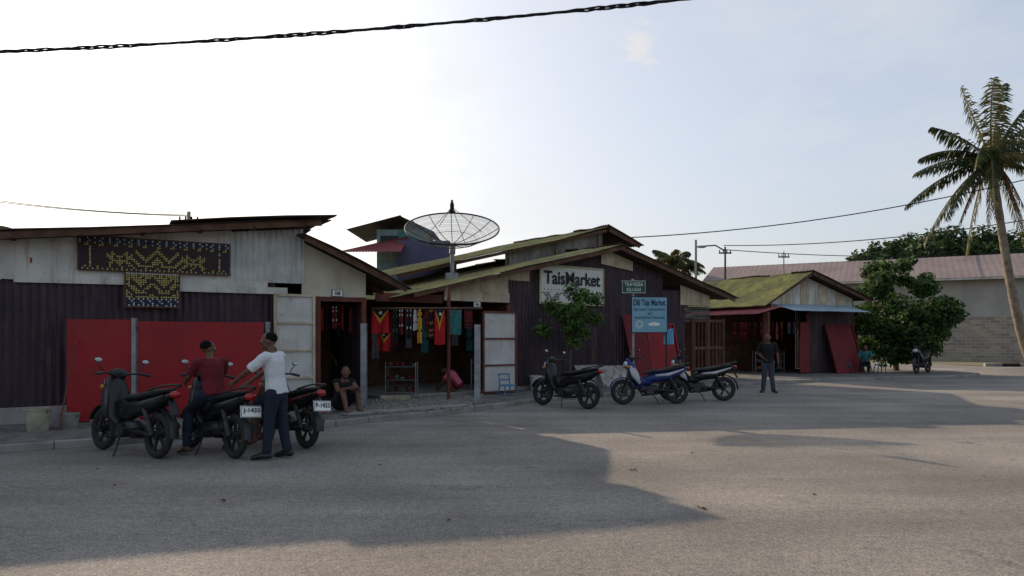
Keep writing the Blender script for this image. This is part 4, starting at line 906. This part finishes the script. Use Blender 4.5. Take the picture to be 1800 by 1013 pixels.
for i in range(15):
    ms=random.choice([[dkred_c,blk_c],[greyd,red_c],[org_c,blk_c],[dkred_c,greyd],[teal_c,blk_c],[blk_c,yel_c],[blk_c,grn_c],[blk_c,red_c]])
    cloth('hanging_cloth','large woven cloth hung on the inner shop wall','cloth',B(-.7+.26*i,-1.6-.9*(i%2),2.3+U(-.15,.1)),B.d,U(.14,.24),U(.5,1.2),ms,stripe2,'cloths in the shop')
for i in range(13):
    ms=random.choice([[dkred_c,pink_c],[greyd,red_c],[org_c,blk_c],[dkred_c,greyd],[blu_c,greyd],[pink_c,blk_c],[dkred_c,yel_c],[blk_c,red_c]])
    q=V((9.3,28.5,2.2)).lerp(V((11.9,28.3,2.2)),i/12+U(-.02,.02))
    cloth('hanging_scarf','bright woven scarf hung along the kiosk front','scarf',q,dx,U(.07,.14),U(.25,.8),ms,stripe2,'scarves at the kiosk')
cloth('blue_cloth','sky blue cloth draped behind the market board','cloth',(4.27,18.6,1.85),dx,.25,.42,[ltblue])
def rack(x,y,w,label):
    t=thing('display_rack',label,'rack',(x,y,.11));b=MB()
    for a in(0,w):
        for c_ in (0,.35): b.tube([V((x+a,y+c_,.11)),V((x+a,y+c_,1.0))],.012,6)
    b.obj('frame',steel,t,split=False)
    for z in(.25,.55,.88):
        b=MB();b.box(x,x+w,y,y+.35,z,z+.015);b.obj('shelf',greyd,t)
    for z in(.27,.57,.90):
        for i in range(int(w/.15)):
            if R()<.12: continue
            b=MB();c=V((x+.09+i*.15,y+.12+.1*(i%2),z));h=U(.6,1.2);b.tube([c,c+V((0,0,.05*h)),c+V((0,0,.09*h))],[.05,.065,.045],10,0);b.tube([c+V((0,0,.09*h)),c+V((0,0,.1*h))],[.05,.05],10,1)
            b.obj('small_basket',[random.choice([dkred_c,org_c,greyd,wood,teal_c,dkred_c]),blk_c],loc=c,label='small woven basket for sale on a rack',cat='basket',smooth=True,group='baskets on the racks')
rack(-3.15,17.0,.75,'wire rack stacked with small woven baskets');rack(-1.15,19.2,.9,'wire rack of goods inside the shop');rack(10.2,28.6,1.2,'wire rack of souvenirs at the kiosk')
b=MB();b.box(-3.2,-2.5,16.6,16.85,.11,.2);b.obj('timber_step',cream,loc=(-2.9,16.7,.11),label='pale timber edging along the shop floor',cat='step')
# ---------------------------------------------------------------- small items
def bucket(label,x,y,r,h,mat,z0=.1,name='bucket'):
    t=thing(name,label,'bucket',(x,y,z0));b=MB();n=20;prof=[(r*.8,0),(r*.98,h*.9),(r*1.05,h*.9),(r*1.06,h),(r*.96,h),(r*.78,.02)]
    for (rr,z) in prof:
        for j in range(n): th=2*math.pi*j/n;b.v.append(V((x+rr*math.cos(th),y+rr*math.sin(th),z0+z)))
    for i in range(len(prof)-1):
        for j in range(n): b.f.append((i*n+j,i*n+(j+1)%n,(i+1)*n+(j+1)%n,(i+1)*n+j));b.m.append(0)
    b.f.append(tuple(range(n)));b.m.append(0);b.f.append(tuple(range(5*n,6*n)));b.m.append(0)
    b.obj('pail',mat,t,smooth=True)
    b=MB();b.tube([V((x+r*math.cos(a),y-.02-r*.25*math.sin(a),z0+h*.9-r*.7*math.sin(a))) for a in [i*math.pi/10 for i in range(11)]],.006,5);b.obj('handle',dark,t)
bucket('dirty cream plastic bucket standing by the wall',-7.85,11.3,.19,.38,M('bucket_cream',(.4,.36,.28),(.22,.2,.15),.6,0,3));bucket('small grey bucket beside the broom',-7.55,11.65,.15,.25,M('bucket_grey',(.25,.25,.21),(.16,.16,.14),.6,0,3))
bucket('white plastic bucket by the purple wall',.68,19.6,.18,.42,paper);bucket('white lidded bucket by the purple wall',1.0,19.9,.17,.36,paper)
t=thing('broom','wooden handled broom leaning against the red panel','broom',(-7.5,11.35,.1));b=MB();b.tube([V((-7.5,11.3,.12)),V((-7.66,11.95,1.5))],.014,8);b.obj('handle',redwood,t)
b=MB();b.obox((-7.67,11.98,1.55),(.07,.02,0),(0,.02,0),(0,.0,.03));b.obj('broom_head',redp,t)
t=thing('plastic_chair','small sky blue plastic chair beside the white door','chair',(-.12,17.9,.1),.5)
cb=M('plastic_blue',(.05,.2,.42),None,.4,0,5)
b=MB();b.box(-.17,.17,-.17,.17,.25,.28);b.obj('seat',cb,t,world=False,bev=.01)
for (a,c_) in((-1,-1),(1,-1),(-1,1),(1,1)): b=MB();b.tube([(a*.15,c_*.15,.25),(a*.19,c_*.19,0)],[.02,.015],6);b.obj('leg',cb,t,world=False)
b=MB();
for a in(-.15,.15): b.tube([(a,.15,.27),(a,.2,.55)],.018,6)
b.tube([(-.16,.2,.54),(0,.23,.56),(.16,.2,.54)],[(.02,.04)]*3,8);b.tube([(-.15,.18,.4),(.15,.18,.4)],[.018]*2,6)
b.obj('backrest',cb,t,world=False,smooth=True)
for i,(x,y) in enumerate([(14.62,28.22),(15.3,28.4),(13.9,28.4)]):
    t=thing('plastic_stool','small turquoise plastic stool beside the kiosk','stool',(x,y,.1),0,'stools by the kiosk')
    b=MB();b.box(x-.15,x+.15,y-.15,y+.15,.42,.46);b.obj('seat',teal_c,t,bev=.01)
    for a in(-1,1):
        for c_ in(-1,1): b=MB();b.tube([V((x+a*.13,y+c_*.13,.42)),V((x+a*.18,y+c_*.18,.1))],.02,6);b.obj('leg',teal_c,t)
b=MB();b.tube([V((-3.9,13.75,.1)),V((-3.9,13.75,.13))],[.12,.14],12);b.obj('dish',pink_c,loc=(-3.9,13.75,.1),label='small pink dish lying on the kerb',cat='dish',smooth=True)
random.seed(21)
leafd=M('dry_leaf',(.16,.08,.035),(.1,.05,.025),.9,0,9)
for i,(x,y) in enumerate([(-2.9,6.9),(1.5,8.5),(1.85,6.6),(3.2,7.2),(-.6,6.2),(-5.2,8.5),(2.6,9.7),(4.2,6.4),(-1.7,8.8),(.4,10.4),(5.6,8.1),(-4.4,7.6)]):
    b=MB()
    for k in range(3 if i<3 else 1):
        a=V((x+U(-.05,.05),y+U(-.05,.05),.012));d=V((U(-1,1),U(-1,1),0)).normalized()*.03;e=V((-d.y,d.x,0))*.4
        b.add([a-d,a+e+V((0,0,.015)),a+d,a-e+V((0,0,.008))],[(0,1,2,3)])
    b.obj('dry_leaf',leafd,loc=(x,y,.004),label='crumpled brown dry leaf lying on the asphalt',cat='leaf',recalc=False,group='leaves on the road')
for i in range(14):
    q=B(U(3.6,9.8),U(.3,.9),.1) if i<8 else A(U(-.5,4.2),U(.55,1.0),.1)
    r=U(.05,.1);a=U(0,3);b=MB();b.obox(q+V((0,0,r*.5)),V((math.cos(a),math.sin(a),0))*r*1.4,V((-math.sin(a),math.cos(a),0))*r*.8,(0,0,r*.5))
    b.obj('rubble_block',conc,loc=q,label='small broken concrete block lying by the wall',cat='rubble',bev=.015,group='rubble along the walls')
b=MB();b.torus((1.62,18.9,.16),.26,.08,0,24,8,.07,V((0,0,1)));b.obj('old_tyre',rubber,loc=(1.62,18.9,.1),label='old tyre used as a planter round the sapling',cat='tyre',smooth='full')
bpy.data.scenes.remove(TS)
